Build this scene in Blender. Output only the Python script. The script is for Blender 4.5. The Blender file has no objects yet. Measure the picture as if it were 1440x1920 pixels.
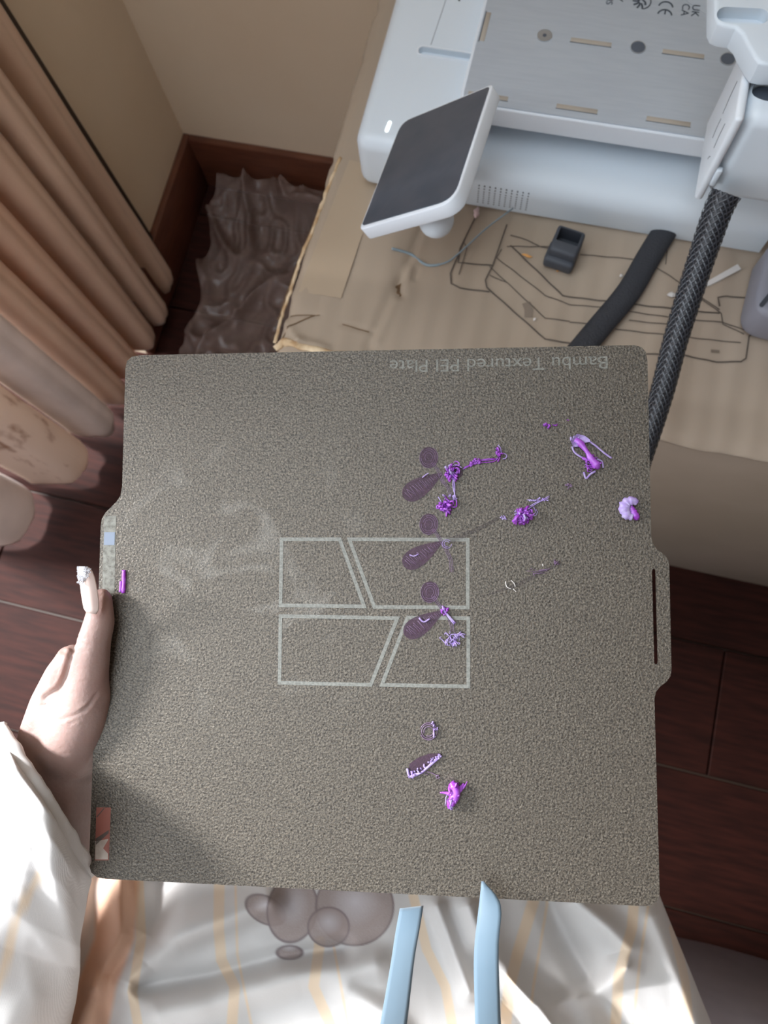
import bpy, bmesh, math, random
import numpy as np
from mathutils import Vector, Matrix, noise
from mathutils.geometry import tessellate_polygon
random.seed(7); np.random.seed(7)
SC = bpy.context.scene
COL = SC.collection

# ------------------------------------------------------------ camera
F = 1443.0; CX, CY = 720.0, 960.0; HC = 1.2      # focal length in px, frame centre, camera height
M = Matrix(((0.9698402, -0.2118759, 0.1204927), (0.2332781, 0.9501443, -0.2068987), (-0.0706486, 0.2287670, 0.9709142)))
cam = bpy.data.cameras.new('camera'); cam_ob = bpy.data.objects.new('camera', cam); COL.objects.link(cam_ob)
cam.sensor_fit = 'VERTICAL'; cam.sensor_height = 36; cam.lens = F * 36 / 1920
cam.clip_start = 0.01
cam.dof.use_dof = True; cam.dof.focus_distance = 0.37; cam.dof.aperture_fstop = 15
cam_ob.matrix_world = Matrix.Translation((0, 0, HC)) @ M.to_4x4()
SC.camera = cam_ob

# ------------------------------------------------------------ world, light, exposure
w = bpy.data.worlds.new('world'); SC.world = w; w.use_nodes = True
w.node_tree.nodes['Background'].inputs[0].default_value = (0.84, 0.92, 1.0, 1)
w.node_tree.nodes['Background'].inputs[1].default_value = 0.93
def area(name, loc, target, sx, sy, power, color):
    l = bpy.data.lights.new(name, 'AREA'); l.shape = 'RECTANGLE'; l.size = sx; l.size_y = sy
    l.energy = power; l.color = color
    o = bpy.data.objects.new(name, l); COL.objects.link(o); o.location = loc
    o.rotation_euler = (Vector(target) - Vector(loc)).to_track_quat('-Z', 'Y').to_euler()
    return o
area('daylight_from_balcony_door', (-1.35, 0.12, 1.48), (0.0, 0.05, 0.80), 0.28, 0.30, 25.0, (0.96, 0.97, 1.0))
SC.view_settings.view_transform = 'Standard'; SC.view_settings.look = 'None'
SC.view_settings.exposure = 2.15; SC.view_settings.gamma = 1.0
SC.view_settings.use_curve_mapping = False

# ------------------------------------------------------------ helpers
def s2l(c):
    c = c / 255.0
    return c / 12.92 if c <= 0.04045 else ((c + 0.055) / 1.055) ** 2.4
def rgb(r, g, b): return (s2l(r), s2l(g), s2l(b), 1)
def ray(px, py): return Vector(((px - CX) / F, -(py - CY) / F, -1.0))
CAM = Vector((0, 0, HC))
def W(px, py, z):
    r = M @ ray(px, py); return CAM + r * ((z - HC) / r.z)
def WY(px, py, y):
    r = M @ ray(px, py); return CAM + r * (y / r.y)
def D(px, py, dep): return CAM + M @ (ray(px, py) * dep)

def mat(name, col, rough=0.6, metal=0.0, col2=None, nscale=20, ndetail=4, bump=0.0, bscale=200, spec=0.5,
        stretch=(1, 1, 1), alpha=None, sheen=0.0, trans=0.0, sss=0.0, coat=0.0, lo=0.35, hi=0.65, transl=0.0):
    m = bpy.data.materials.new(name); m.use_nodes = True
    nt = m.node_tree; N = nt.nodes; L = nt.links; b = N['Principled BSDF']
    b.inputs['Base Color'].default_value = col; b.inputs['Roughness'].default_value = rough
    b.inputs['Metallic'].default_value = metal; b.inputs['Specular IOR Level'].default_value = spec
    b.inputs['Sheen Weight'].default_value = sheen; b.inputs['Coat Weight'].default_value = coat
    b.inputs['Transmission Weight'].default_value = trans
    if sss: b.inputs['Subsurface Weight'].default_value = sss; b.inputs['Subsurface Radius'].default_value = (0.012, 0.005, 0.003); b.inputs['Subsurface Scale'].default_value = 0.5
    if alpha is not None: b.inputs['Alpha'].default_value = alpha
    tc = N.new('ShaderNodeTexCoord'); mp = N.new('ShaderNodeMapping'); mp.inputs['Scale'].default_value = stretch
    L.new(tc.outputs['Object'], mp.inputs[0])
    nz = N.new('ShaderNodeTexNoise'); nz.inputs['Scale'].default_value = nscale; nz.inputs['Detail'].default_value = ndetail
    L.new(mp.outputs[0], nz.inputs['Vector'])
    if col2 is None: col2 = tuple(c * 0.9 for c in col[:3]) + (1,)
    cr = N.new('ShaderNodeValToRGB'); cr.color_ramp.elements[0].position = lo; cr.color_ramp.elements[1].position = hi
    cr.color_ramp.elements[0].color = col2; cr.color_ramp.elements[1].color = col
    L.new(nz.outputs['Fac'], cr.inputs[0]); L.new(cr.outputs[0], b.inputs['Base Color'])
    if transl:
        tb = N.new('ShaderNodeBsdfTranslucent'); ms = N.new('ShaderNodeMixShader'); ms.inputs[0].default_value = transl
        L.new(cr.outputs[0], tb.inputs[0]); L.new(b.outputs[0], ms.inputs[1]); L.new(tb.outputs[0], ms.inputs[2]); L.new(ms.outputs[0], N['Material Output'].inputs['Surface'])
    if bump:
        n2 = N.new('ShaderNodeTexNoise'); n2.inputs['Scale'].default_value = bscale; n2.inputs['Detail'].default_value = 2
        L.new(mp.outputs[0], n2.inputs['Vector'])
        bp = N.new('ShaderNodeBump'); bp.inputs['Strength'].default_value = bump; bp.inputs['Distance'].default_value = 0.001
        L.new(n2.outputs['Fac'], bp.inputs['Height']); L.new(bp.outputs[0], b.inputs['Normal'])
    return m

def mesh_ob(name, verts, faces, m, parent=None, smooth=False):
    me = bpy.data.meshes.new(name); me.from_pydata([tuple(v) for v in verts], [], faces); me.update()
    if m: me.materials.append(m)
    if smooth: me.polygons.foreach_set('use_smooth', [True] * len(me.polygons))
    o = bpy.data.objects.new(name, me); COL.objects.link(o)
    if parent is not None: attach(o, parent)
    return o
def bm_ob(name, bm, m, parent=None, smooth=False):
    me = bpy.data.meshes.new(name); bm.to_mesh(me); bm.free()
    if m: me.materials.append(m)
    if smooth: me.polygons.foreach_set('use_smooth', [True] * len(me.polygons))
    o = bpy.data.objects.new(name, me); COL.objects.link(o)
    if parent is not None: attach(o, parent)
    return o
def attach(o, parent):
    o.parent = parent; o.matrix_parent_inverse = world_of(parent).inverted()
def world_of(p):
    mm = p.matrix_basis.copy()
    if p.parent is not None: mm = world_of(p.parent) @ p.matrix_parent_inverse @ mm
    return mm
def thing(name, label, cat, loc=(0, 0, 0), rot=None, group=None):
    o = bpy.data.objects.new(name, None); COL.objects.link(o); o.empty_display_size = 0.02
    mm = Matrix.Translation(loc)
    if rot is not None: mm = mm @ rot.to_4x4()
    o.matrix_basis = mm
    return tag(o, label, cat, group)
def tag(o, label=None, cat=None, group=None, kind=None):
    if label: o['label'] = label
    if cat: o['category'] = cat
    if group: o['group'] = group
    if kind: o['kind'] = kind
    return o
def struct(o): o['kind'] = 'structure'; return o

def bake(o):
    dg = bpy.context.evaluated_depsgraph_get(); dg.update()
    me = bpy.data.meshes.new_from_object(o.evaluated_get(dg)); old = o.data
    o.modifiers.clear(); o.data = me; me.name = old.name
    return o
def rbox(name, x0, x1, y0, y1, z0, z1, r, m, parent=None, seg=4, smooth=True):
    bm = bmesh.new(); bmesh.ops.create_cube(bm, size=1)
    for v in bm.verts:
        v.co = Vector(((x0 + x1) / 2 + v.co.x * (x1 - x0), (y0 + y1) / 2 + v.co.y * (y1 - y0), (z0 + z1) / 2 + v.co.z * (z1 - z0)))
    if r > 0: bmesh.ops.bevel(bm, geom=bm.edges[:], offset=r, segments=seg, profile=0.5, affect='EDGES')
    o = bm_ob(name, bm, m, parent)
    if smooth: shade_auto(o)
    return o
def shade_auto(o, ang=50):
    me = o.data
    bm = bmesh.new(); bm.from_mesh(me)
    for e in bm.edges:
        e.smooth = not (len(e.link_faces) == 2 and e.calc_face_angle(0) > math.radians(ang))
    for f in bm.faces: f.smooth = True
    bm.to_mesh(me); bm.free()
def prism(name, pts, vec, m, parent=None, holes=None, bevel=0.0, seg=3, smooth=True):
    """closed polygon pts (3-D, planar) extruded by vec; holes: list of polygons"""
    loops = [[Vector(p) for p in pts]] + [[Vector(p) for p in h] for h in (holes or [])]
    tris = tessellate_polygon(loops)
    flat = [p for lp in loops for p in lp]; n = len(flat); vec = Vector(vec)
    bm = bmesh.new()
    va = [bm.verts.new(p) for p in flat]; vb = [bm.verts.new(p + vec) for p in flat]
    if holes is None:
        bm.faces.new(va); bm.faces.new(vb[::-1])
    else:
        for t in tris:
            try: bm.faces.new([va[i] for i in t]); bm.faces.new([vb[i] for i in t][::-1])
            except ValueError: pass
    k = 0
    for lp in loops:
        c = len(lp)
        for i in range(c):
            a, b2 = k + i, k + (i + 1) % c
            bm.faces.new((va[a], va[b2], vb[b2], vb[a]))
        k += c
    bmesh.ops.recalc_face_normals(bm, faces=bm.faces[:])
    if bevel > 0:
        es = [e for e in bm.edges if len(e.link_faces) == 2 and e.calc_face_angle(0) > math.radians(50)]
        bmesh.ops.bevel(bm, geom=es, offset=bevel, segments=seg, profile=0.5, affect='EDGES')
    o = bm_ob(name, bm, m, parent)
    if smooth: shade_auto(o)
    return o
def round_poly(pts, rad, seg=5):
    """2-D/3-D polygon corner rounding; rad scalar or list"""
    pts = [Vector(p) for p in pts]; n = len(pts); out = []
    for i in range(n):
        r = rad[i] if isinstance(rad, (list, tuple)) else rad
        a, b, c = pts[i - 1], pts[i], pts[(i + 1) % n]
        d1, d2 = (a - b), (c - b)
        t1 = min(r, d1.length * 0.49); t2 = min(r, d2.length * 0.49)
        p1 = b + d1.normalized() * t1; p2 = b + d2.normalized() * t2
        for k in range(seg + 1):
            u = k / seg; out.append(p1 * (1 - u) ** 2 + b * 2 * u * (1 - u) + p2 * u * u)
    return out
def catmull(pts, per=8):
    pts = [Vector(p) for p in pts]; out = []
    for i in range(len(pts) - 1):
        p0 = pts[max(i - 1, 0)]; p1 = pts[i]; p2 = pts[i + 1]; p3 = pts[min(i + 2, len(pts) - 1)]
        for k in range(per):
            t = k / per
            out.append(0.5 * ((2 * p1) + (p2 - p0) * t + (2 * p0 - 5 * p1 + 4 * p2 - p3) * t * t + (3 * p1 - p0 - 3 * p2 + p3) * t ** 3))
    out.append(pts[-1]); return out
def frames(path):
    T = []; n = len(path)
    for i in range(n): T.append((path[min(i + 1, n - 1)] - path[max(i - 1, 0)]).normalized())
    up = Vector((0, 0, 1)) if abs(T[0].z) < 0.9 else Vector((1, 0, 0))
    A = (up - T[0] * up.dot(T[0])).normalized(); out = []
    for i in range(n):
        A = (A - T[i] * A.dot(T[i])).normalized(); out.append((T[i], A, T[i].cross(A)))
    return out
def tube_into(V, Fc, path, r, sides=8, flat=1.0, caps=True):
    path = [Vector(p) for p in path]
    fr = frames(path); base = len(V)
    for i, p in enumerate(path):
        rr = r[i] if isinstance(r, (list, tuple)) else r
        for k in range(sides):
            a = 2 * math.pi * k / sides
            V.append(p + fr[i][1] * math.cos(a) * rr * flat + fr[i][2] * math.sin(a) * rr)
    for i in range(len(path) - 1):
        for k in range(sides):
            a = base + i * sides + k; b2 = base + i * sides + (k + 1) % sides
            Fc.append((a, b2, b2 + sides, a + sides))
    if caps:
        Fc.append(tuple(base + k for k in range(sides))[::-1]); e = base + (len(path) - 1) * sides
        Fc.append(tuple(e + k for k in range(sides)))
def tube(name, path, r, m, parent=None, sides=12, flat=1.0):
    V, Fc = [], []; tube_into(V, Fc, path, r, sides, flat)
    return mesh_ob(name, V, Fc, m, parent, smooth=True)
def ribbon_strip(V, Fc, path, w, n, t=0.0002):
    """thin flat printed line of width w lying on a surface with normal n"""
    path = [Vector(p) for p in path]; base = len(V); n = Vector(n).normalized()
    for i, p in enumerate(path):
        tt = (path[min(i + 1, len(path) - 1)] - path[max(i - 1, 0)]).normalized()
        s = tt.cross(n).normalized() * w / 2
        V += [p - s, p + s, p + s + n * t, p - s + n * t]
    for i in range(len(path) - 1):
        for k in range(4):
            a = base + 4 * i + k; b2 = base + 4 * i + (k + 1) % 4
            Fc.append((a, b2, b2 + 4, a + 4))
    Fc.append((base + 3, base + 2, base + 1, base)); e = base + 4 * (len(path) - 1); Fc.append((e, e + 1, e + 2, e + 3))
def text_ob(name, body, origin, xdir, n, size, width, m, parent=None, t=0.00015):
    """printed lettering: origin = baseline start, xdir = reading direction, n = surface normal"""
    cu = bpy.data.curves.new(name, 'FONT'); cu.body = body; cu.size = 1; cu.extrude = 0.01
    tmp = bpy.data.objects.new(name, cu); COL.objects.link(tmp)
    dg = bpy.context.evaluated_depsgraph_get(); dg.update()
    me = bpy.data.meshes.new_from_object(tmp.evaluated_get(dg)); bpy.data.objects.remove(tmp)
    xs = [v.co.x for v in me.vertices]; x0, x1 = min(xs), max(xs)
    X = Vector(xdir).normalized(); Nn = Vector(n).normalized(); Y = Nn.cross(X)
    sx = width / (x1 - x0) if width else size
    for v in me.vertices:
        v.co = Vector(origin) + X * (v.co.x - x0) * sx + Y * v.co.y * size + Nn * ((v.co.z + 0.01) / 0.02 * t)
    me.materials.clear(); me.materials.append(m)
    o = bpy.data.objects.new(name, me); COL.objects.link(o)
    if parent is not None: attach(o, parent)
    return o
def cut(o, cutter):
    md = o.modifiers.new('b', 'BOOLEAN'); md.operation = 'DIFFERENCE'; md.solver = 'EXACT'; md.object = cutter
    bake(o); bpy.data.objects.remove(cutter); shade_auto(o, 35)

# ------------------------------------------------------------ materials
m_wall2 = mat('unseen_wall_dark', rgb(96, 84, 76), 0.9)  # dark tone of the unseen walls and ceiling, cuts bounced light
m_wall = mat('wall_paint', rgb(228, 210, 184), 0.9, col2=rgb(222, 202, 174), nscale=3, bump=0.2, bscale=300)
m_wood = mat('floor_wood', rgb(52, 25, 19), 0.62, col2=rgb(37, 18, 14), nscale=14, spec=0.10, stretch=(1, 9, 1), bump=0.25, bscale=60)
m_base = mat('baseboard_wood', rgb(104, 62, 44), 0.4, col2=rgb(88, 50, 36), nscale=20, stretch=(1, 1, 6))
m_dark = mat('dark_brown', rgb(62, 48, 36), 0.6)
m_cur = mat('beige_curtain', rgb(222, 188, 158), 0.85, col2=rgb(210, 175, 147), nscale=6, bump=0.3, bscale=900, sheen=0.3, transl=0.1)
m_lace = mat('lace_curtain', rgb(228, 212, 198), 0.8, col2=rgb(158, 122, 98), nscale=40, stretch=(1, 1, 0.35), lo=0.28, hi=0.42, bump=0.4, bscale=300, transl=0.22)
m_sheer = mat('sheer_curtain', rgb(218, 206, 198), 0.8, bump=0.3, bscale=400, transl=0.25)
m_card = mat('cardboard', rgb(174, 158, 141), 0.8, col2=rgb(163, 147, 129), nscale=5, bump=0.25, bscale=120, stretch=(1, 0.15, 1))
m_edge = mat('torn_cardboard', rgb(222, 202, 170), 0.9, col2=rgb(172, 138, 98), nscale=60, bump=0.6, bscale=300)
m_flute = mat('cardboard_core', rgb(110, 85, 60), 0.9)
m_tape = mat('packing_tape', rgb(173, 155, 133), 0.35, col2=rgb(165, 147, 126), nscale=5, coat=0.2)
m_ink = mat('printing_ink', rgb(92, 82, 74), 0.8)
m_ink2 = mat('faded_printing_ink', rgb(132, 118, 104), 0.8)
m_white = mat('white_plastic', rgb(216, 226, 234), 0.42, col2=rgb(210, 221, 230), nscale=4)
m_whiteb = mat('bright_white_plastic', rgb(228, 236, 244), 0.38, col2=rgb(218, 225, 232), nscale=4)
m_bed = mat('bed_steel', rgb(178, 187, 196), 0.45, 0.15, col2=rgb(173, 182, 192), nscale=30, stretch=(1, 12, 1))
m_mag = mat('magnet_strip', rgb(176, 168, 156), 0.7)
m_hole = mat('dark_blue_grey', rgb(84, 92, 104), 0.7)
m_steel = mat('screw_steel', rgb(178, 186, 194), 0.3, 0.8)
m_mark = mat('mark_ink', rgb(66, 74, 84), 0.7)
m_screen = mat('screen_glass', rgb(58, 70, 84), 0.30, col2=rgb(72, 80, 92), nscale=45, spec=0.6, lo=0.4, hi=0.7)
m_grey = mat('grey_plastic', rgb(138, 138, 148), 0.5)
m_greyd = mat('dark_grey_plastic', rgb(66, 70, 78), 0.55, bump=0.1)
m_black = mat('black_sleeving', rgb(34, 36, 42), 0.45)
m_braid = mat('braid_filament', rgb(58, 62, 70), 0.25, spec=0.8)
m_braidd = mat('dull_black_sleeving', rgb(44, 46, 52), 0.6, bump=0.8, bscale=700)
m_blue = mat('blue_filament', rgb(140, 158, 168), 0.4)
m_orange = mat('orange_crumb', rgb(232, 168, 92), 0.5, bump=0.5)
m_pink = mat('pink_scrap', rgb(216, 190, 190), 0.6)
m_pale = mat('pale_scrap', rgb(222, 218, 214), 0.5)
m_line = mat('plate_marking', rgb(140, 141, 134), 0.6, col2=rgb(112, 113, 107), nscale=900)
m_text = mat('plate_lettering', rgb(140, 140, 132), 0.6, col2=rgb(104, 104, 97), nscale=900)
m_purp = mat('purple_plastic', rgb(146, 48, 178), 0.35, col2=rgb(170, 96, 206), nscale=300, spec=0.7, sss=0.15)
m_lilac = mat('scraped_lilac_plastic', rgb(180, 166, 206), 0.55, col2=rgb(158, 132, 198), nscale=500)
m_film = mat('purple_residue_film', rgb(84, 60, 78), 0.5, col2=rgb(74, 54, 70), nscale=200, alpha=0.72, spec=0.3)
m_film2 = mat('dark_residue_film', rgb(86, 78, 80), 0.6, alpha=0.28, spec=0.3)
m_ridge = mat('residue_ridge', rgb(124, 100, 128), 0.35, spec=0.6)
m_lab = mat('plate_label', rgb(160, 160, 150), 0.5, col2=rgb(120, 118, 108), nscale=500, alpha=0.6)
m_labb = mat('plate_label_blue', rgb(128, 140, 158), 0.5)
m_terra = mat('patch_terracotta', rgb(150, 92, 80), 0.4, col2=rgb(136, 82, 70))
m_stw = mat('patch_white', rgb(196, 186, 176), 0.4, col2=rgb(166, 152, 140), nscale=120)
m_std = mat('patch_dark', rgb(84, 74, 68), 0.5)
m_skin = mat('skin', rgb(164, 139, 130), 0.55, col2=rgb(157, 127, 119), nscale=35, bump=0.25, bscale=500, sss=0.25)
m_nail = mat('fingernail', rgb(244, 226, 216), 0.15, col2=rgb(240, 212, 202), nscale=60, coat=0.6)
m_glit = mat('nail_glitter', rgb(248, 248, 250), 0.35, col2=rgb(212, 212, 222), nscale=900, bump=0.7, bscale=1200)
m_rib = mat('blue_ribbon', rgb(100, 122, 137), 0.6, col2=rgb(94, 117, 133), nscale=15, sheen=0.4)
m_blank = mat('grey_blanket_cloth', rgb(186, 180, 188), 0.9, bump=0.3, bscale=500)

def plate_material():
    m = bpy.data.materials.new('textured_plate'); m.use_nodes = True
    nt = m.node_tree; N = nt.nodes; L = nt.links; b = N['Principled BSDF']
    tc = N.new('ShaderNodeTexCoord')
    def nz(scale, detail=2, dist=0.0):
        n = N.new('ShaderNodeTexNoise'); n.inputs['Scale'].default_value = scale; n.inputs['Detail'].default_value = detail
        n.inputs['Distortion'].default_value = dist; L.new(tc.outputs['Object'], n.inputs['Vector']); return n
    def ramp(src, p0, c0, p1, c1):
        r = N.new('ShaderNodeValToRGB'); e = r.color_ramp.elements
        e[0].position = p0; e[0].color = c0; e[1].position = p1; e[1].color = c1; L.new(src, r.inputs[0]); return r
    g = nz(1150, 1.5, 0.6); base = ramp(g.outputs['Fac'], 0.34, rgb(60, 55, 49), 0.68, rgb(114, 106, 94))
    # hazy smears where something was wiped
    sm = nz(26, 3, 1.2); smr = ramp(sm.outputs['Fac'], 0.55, (0, 0, 0, 1), 0.80, (1, 1, 1, 1))
    mask = N.new('ShaderNodeVectorMath'); mask.operation = 'DISTANCE'; mask.inputs[1].default_value = (-0.055, 0.02, 0)
    L.new(tc.outputs['Object'], mask.inputs[0])
    mr = ramp(mask.outputs['Value'], 0.02, (1, 1, 1, 1), 0.085, (0, 0, 0, 1))
    mul = N.new('ShaderNodeMath'); mul.operation = 'MULTIPLY'; L.new(smr.outputs[0], mul.inputs[0]); L.new(mr.outputs[0], mul.inputs[1])
    mu2 = N.new('ShaderNodeMath'); mu2.operation = 'MULTIPLY'; mu2.inputs[1].default_value = 0.30; L.new(mul.outputs[0], mu2.inputs[0])
    mx = N.new('ShaderNodeMix'); mx.data_type = 'RGBA'; L.new(mu2.outputs[0], mx.inputs[0]); L.new(base.outputs[0], mx.inputs[6])
    mx.inputs[7].default_value = rgb(196, 194, 186); L.new(mx.outputs[2], b.inputs['Base Color'])
    b.inputs['Metallic'].default_value = 0.3; b.inputs['Roughness'].default_value = 0.42
    h = nz(900, 2, 0.4); bp = N.new('ShaderNodeBump'); bp.inputs['Strength'].default_value = 0.55; bp.inputs['Distance'].default_value = 0.0006
    L.new(h.outputs['Fac'], bp.inputs['Height']); L.new(bp.outputs[0], b.inputs['Normal'])
    return m
m_plate = plate_material()

# ------------------------------------------------------------ the room
WX, WYb = -0.615, 0.79           # left wall and back wall planes
floor = mesh_ob('floor', [(-1.9, -1.2, -0.012), (1.3, -1.2, -0.012), (1.3, 1.0, -0.012), (-1.9, 1.0, -0.012)], [(0, 1, 2, 3)], m_dark); struct(floor)
pw = 0.186; y = -1.2 + 0.06; row = 0
while y < WYb:
    x = -1.9 - (row % 3) * 0.37
    while x < 1.3:
        x1 = min(x + 1.15, 1.3); xa = max(x, -1.9)
        if x1 - xa > 0.02:
            rbox('plank', xa + 0.0012, x1 - 0.0012, y + 0.0015, min(y + pw, WYb + 0.05) - 0.0015, -0.0115, random.uniform(-0.0006, 0), 0.0012, m_wood, floor, seg=1, smooth=False)
        x += 1.15
    y += pw; row += 1
struct(rbox('wall_back', WX - 0.1, 1.3, WYb, WYb + 0.1, 0, 2.5, 0, m_wall, smooth=False))
struct(rbox('wall_left', WX - 0.1, WX, 0.44, WYb, 0, 2.5, 0, m_wall, smooth=False))
struct(rbox('shade_wall_right', 0.75, 0.85, -1.2, WYb, 0, 2.5, 0, m_wall2, smooth=False))  # unseen wall, set close and dark to cut fill from the right
struct(rbox('shade_wall_front', -1.9, 1.3, -1.3, -1.2, 0, 2.5, 0, m_wall2, smooth=False))  # unseen wall, darkened to cut bounce onto the box front
struct(rbox('shade_ceiling', 0.05, 0.85, -1.3, WYb + 0.1, 2.5, 2.6, 0, m_wall2, smooth=False))  # unseen partial ceiling, added to block sky fill over the right side
struct(rbox('baseboard_back', WX + 0.012, 1.3, WYb - 0.012, WYb, 0, 0.12, 0.002, m_base, seg=2))
struct(rbox('baseboard_left', WX, WX + 0.012, 0.44, WYb, 0, 0.12, 0.002, m_base, seg=2))
struct(rbox('dark_strip_1', WX, WX + 0.01, 0.575, 0.592, 0.12, 2.3, 0.001, m_dark, seg=1))  # narrow dark vertical strip on the wall beside the beige curtain

# curtains: pleats seen from above, hanging almost to the floor
def curtain(name, outer, depth, m, ztop, label, flare=0.0, zbot=0.03, ragged=0.0, th=0.003, hw=0.012, sag=0.004):
    pts = []
    for i, (x, yv) in enumerate(outer):
        if i:
            px_, py_ = outer[i - 1]
            pts.append(Vector(((x + px_) / 2 - depth, (y_ := (yv + py_) / 2), 0)))
        pts.append(Vector((x - sag, yv + hw, 0))); pts.append(Vector((x, yv, 0))); pts.append(Vector((x - sag, yv - hw, 0)))
    pts.insert(0, Vector((outer[0][0] - depth, outer[0][1] + hw * 1.5, 0))); pts.append(Vector((outer[-1][0] - depth, outer[-1][1] - hw * 1.5, 0)))
    c = catmull(pts, 5); n = len(c); V, Fc = [], []; nz_ = 26
    for side in (0, 1):
        for j in range(nz_ + 1):
            t = j / nz_; z = zbot + (ztop - zbot) * t ** 1.6
            for i, p in enumerate(c):
                q = p.copy()
                tt = (c[min(i + 1, n - 1)] - c[max(i - 1, 0)]); nn = Vector((tt.y, -tt.x, 0)).normalized() * th
                wob = 0.004 * noise.noise(Vector((p.x * 30, p.y * 30, z * 3)))
                end = -0.010 * max(0, 1 - j / 2.0)
                q.x += wob + flare * (1 - t) + end
                if side: q -= nn
                zz = z + (ragged * noise.noise(Vector((p.y * 60, 3.1, p.x * 40))) if j == 0 else 0)
                V.append((q.x, q.y, zz))
    s = (nz_ + 1) * n
    for j in range(nz_):
        for i in range(n - 1):
            a = j * n + i; Fc.append((a, a + 1, a + 1 + n, a + n)); Fc.append((s + a + n, s + a + 1 + n, s + a + 1, s + a))
    for i in range(n - 1):
        Fc.append((i + 1, i, s + i, s + i + 1)); e = nz_ * n; Fc.append((e + i, e + i + 1, s + e + i + 1, s + e + i))
    for j in range(nz_):
        a = j * n; Fc.append((a, a + n, s + a + n, s + a)); a = j * n + n - 1; Fc.append((a + n, a, s + a, s + a + n))
    o = mesh_ob(name, V, Fc, m, smooth=True)
    return tag(o, label, 'curtain')
curtain('curtain', [(-0.590, 0.556), (-0.580, 0.497), (-0.588, 0.450), (-0.594, 0.396), (-0.602, 0.346)], 0.052, m_cur, 2.2,
        'beige pleated curtain hanging in the corner beside the bare wall')
curtain('curtain', [(-0.607, 0.290)], 0.06, m_sheer, 2.2, 'narrow off-white curtain fold with a crumpled hem, beside the beige curtain', ragged=0.03, zbot=0.045, hw=0.018, sag=0.006)
curtain('curtain', [(-0.634, 0.218)], 0.08, m_lace, 2.2, 'white lace curtain with brown openwork holes at its hem', ragged=0.015, zbot=0.03, hw=0.030, sag=0.012)
curtain('curtain', [(-0.690, 0.112)], 0.10, m_sheer, 2.2, 'plain grey-white curtain fold at the left edge, below the lace one', zbot=0.03, ragged=0.01, hw=0.042, sag=0.02)

# crumpled clear plastic sheet on the floor behind the box
m_clear = bpy.data.materials.new('clear_film'); m_clear.use_nodes = True
_nt = m_clear.node_tree; _b = _nt.nodes['Principled BSDF']; _b.inputs['Base Color'].default_value = rgb(200, 196, 200); _b.inputs['Roughness'].default_value = 0.22
_b.inputs['Alpha'].default_value = 0.16; _b.inputs['Base Color'].default_value = rgb(190, 165, 155); _b.inputs['Specular IOR Level'].default_value = 1.0
V, Fc = [], []; NX, NY = 90, 110
for j in range(NY + 1):
    for i in range(NX + 1):
        u, v = i / NX, j / NY
        x = -0.53 - 0.04 * v + (0.27 + 0.03 * v) * u + 0.02 * noise.noise(Vector((v * 5, 1, 0))); yv = 0.30 + 0.47 * v + 0.02 * noise.noise(Vector((u * 5, 2, 0)))
        p = Vector((x * 14, yv * 10, 0.3)); rdg = 1 - abs(noise.noise(p)) * 2.2; rdg2 = 1 - abs(noise.noise(p * 2.3 + Vector((5, 2, 1)))) * 2
        z = 0.012 + 0.028 * max(0, rdg) ** 3 + 0.014 * max(0, rdg2) ** 2 + 0.07 * max(0, (v - 0.7) / 0.3) ** 2 * (0.6 + 0.5 * noise.noise(Vector((x * 9, 0, 1))))
        V.append((x, yv, z))
for j in range(NY):
    for i in range(NX):
        a = j * (NX + 1) + i; Fc.append((a, a + 1, a + NX + 2, a + NX + 1))
sheet = mesh_ob('plastic_sheet', V, Fc, m_clear, smooth=True)
md = sheet.modifiers.new('s', 'SOLIDIFY'); md.thickness = 0.0006; bake(sheet)
tag(sheet, 'crumpled clear plastic sheet lying on the floor between box and skirting', 'plastic sheet')

# ------------------------------------------------------------ cardboard box
BX0, BX1, BY0, BY1, BZ = -0.224, 0.46, 0.266, 0.735, 0.52
box = thing('cardboard_box', 'large worn brown cardboard box under the white printer', 'box', ((BX0 + BX1) / 2, (BY0 + BY1) / 2, 0))
rbox('box_body', BX0 + 0.003, BX1 - 0.003, BY0 + 0.003, BY1 - 0.003, 0.0, BZ - 0.006, 0.004, m_card, box, seg=2)
# lid with creases and dents
NX, NY = 230, 170
def seg_d(px_, py_, a, b):
    ax, ay = a; bx, by = b; L2 = (bx - ax) ** 2 + (by - ay) ** 2
    t = np.clip(((px_ - ax) * (bx - ax) + (py_ - ay) * (by - ay)) / L2, 0, 1)
    return np.hypot(px_ - ax - t * (bx - ax), py_ - ay - t * (by - ay))
def wxy(px, py): p = W(px, py, BZ); return (p.x, p.y)
gx = np.linspace(BX0, BX1, NX + 1); gy = np.linspace(BY0, BY1, NY + 1); GX, GY = np.meshgrid(gx, gy)
Zt = np.full_like(GX, BZ)
def crease(a, b, amp, wd):
    global Zt; Zt += amp * np.exp(-(seg_d(GX, GY, wxy(*a), wxy(*b)) / wd) ** 2)
crease((800, 400), (752, 520), -0.0035, 0.004); crease((752, 520), (690, 650), -0.003, 0.005); crease((765, 500), (705, 640), 0.0028, 0.005)
crease((640, 608), (700, 622), -0.0018, 0.002); crease((540, 592), (600, 592), -0.0012, 0.002); crease((560, 640), (610, 654), 0.004, 0.004)
crease((530, 600), (560, 640), 0.003, 0.004); crease((560, 560), (640, 330), 0.0012, 0.012); crease((748, 530), (750, 552), -0.006, 0.0035)
crease((780, 505), (776, 520), -0.003, 0.003); crease((1240, 740), (1440, 770), -0.002, 0.012)
Zt += 0.0008 * np.sin(GX * 260) * (GX > -0.2) * 0.5
for j in range(NY + 1):
    for i in range(NX + 1):
        Zt[j, i] += 0.0014 * noise.noise(Vector((GX[j, i] * 22, GY[j, i] * 14, 0)))
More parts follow.
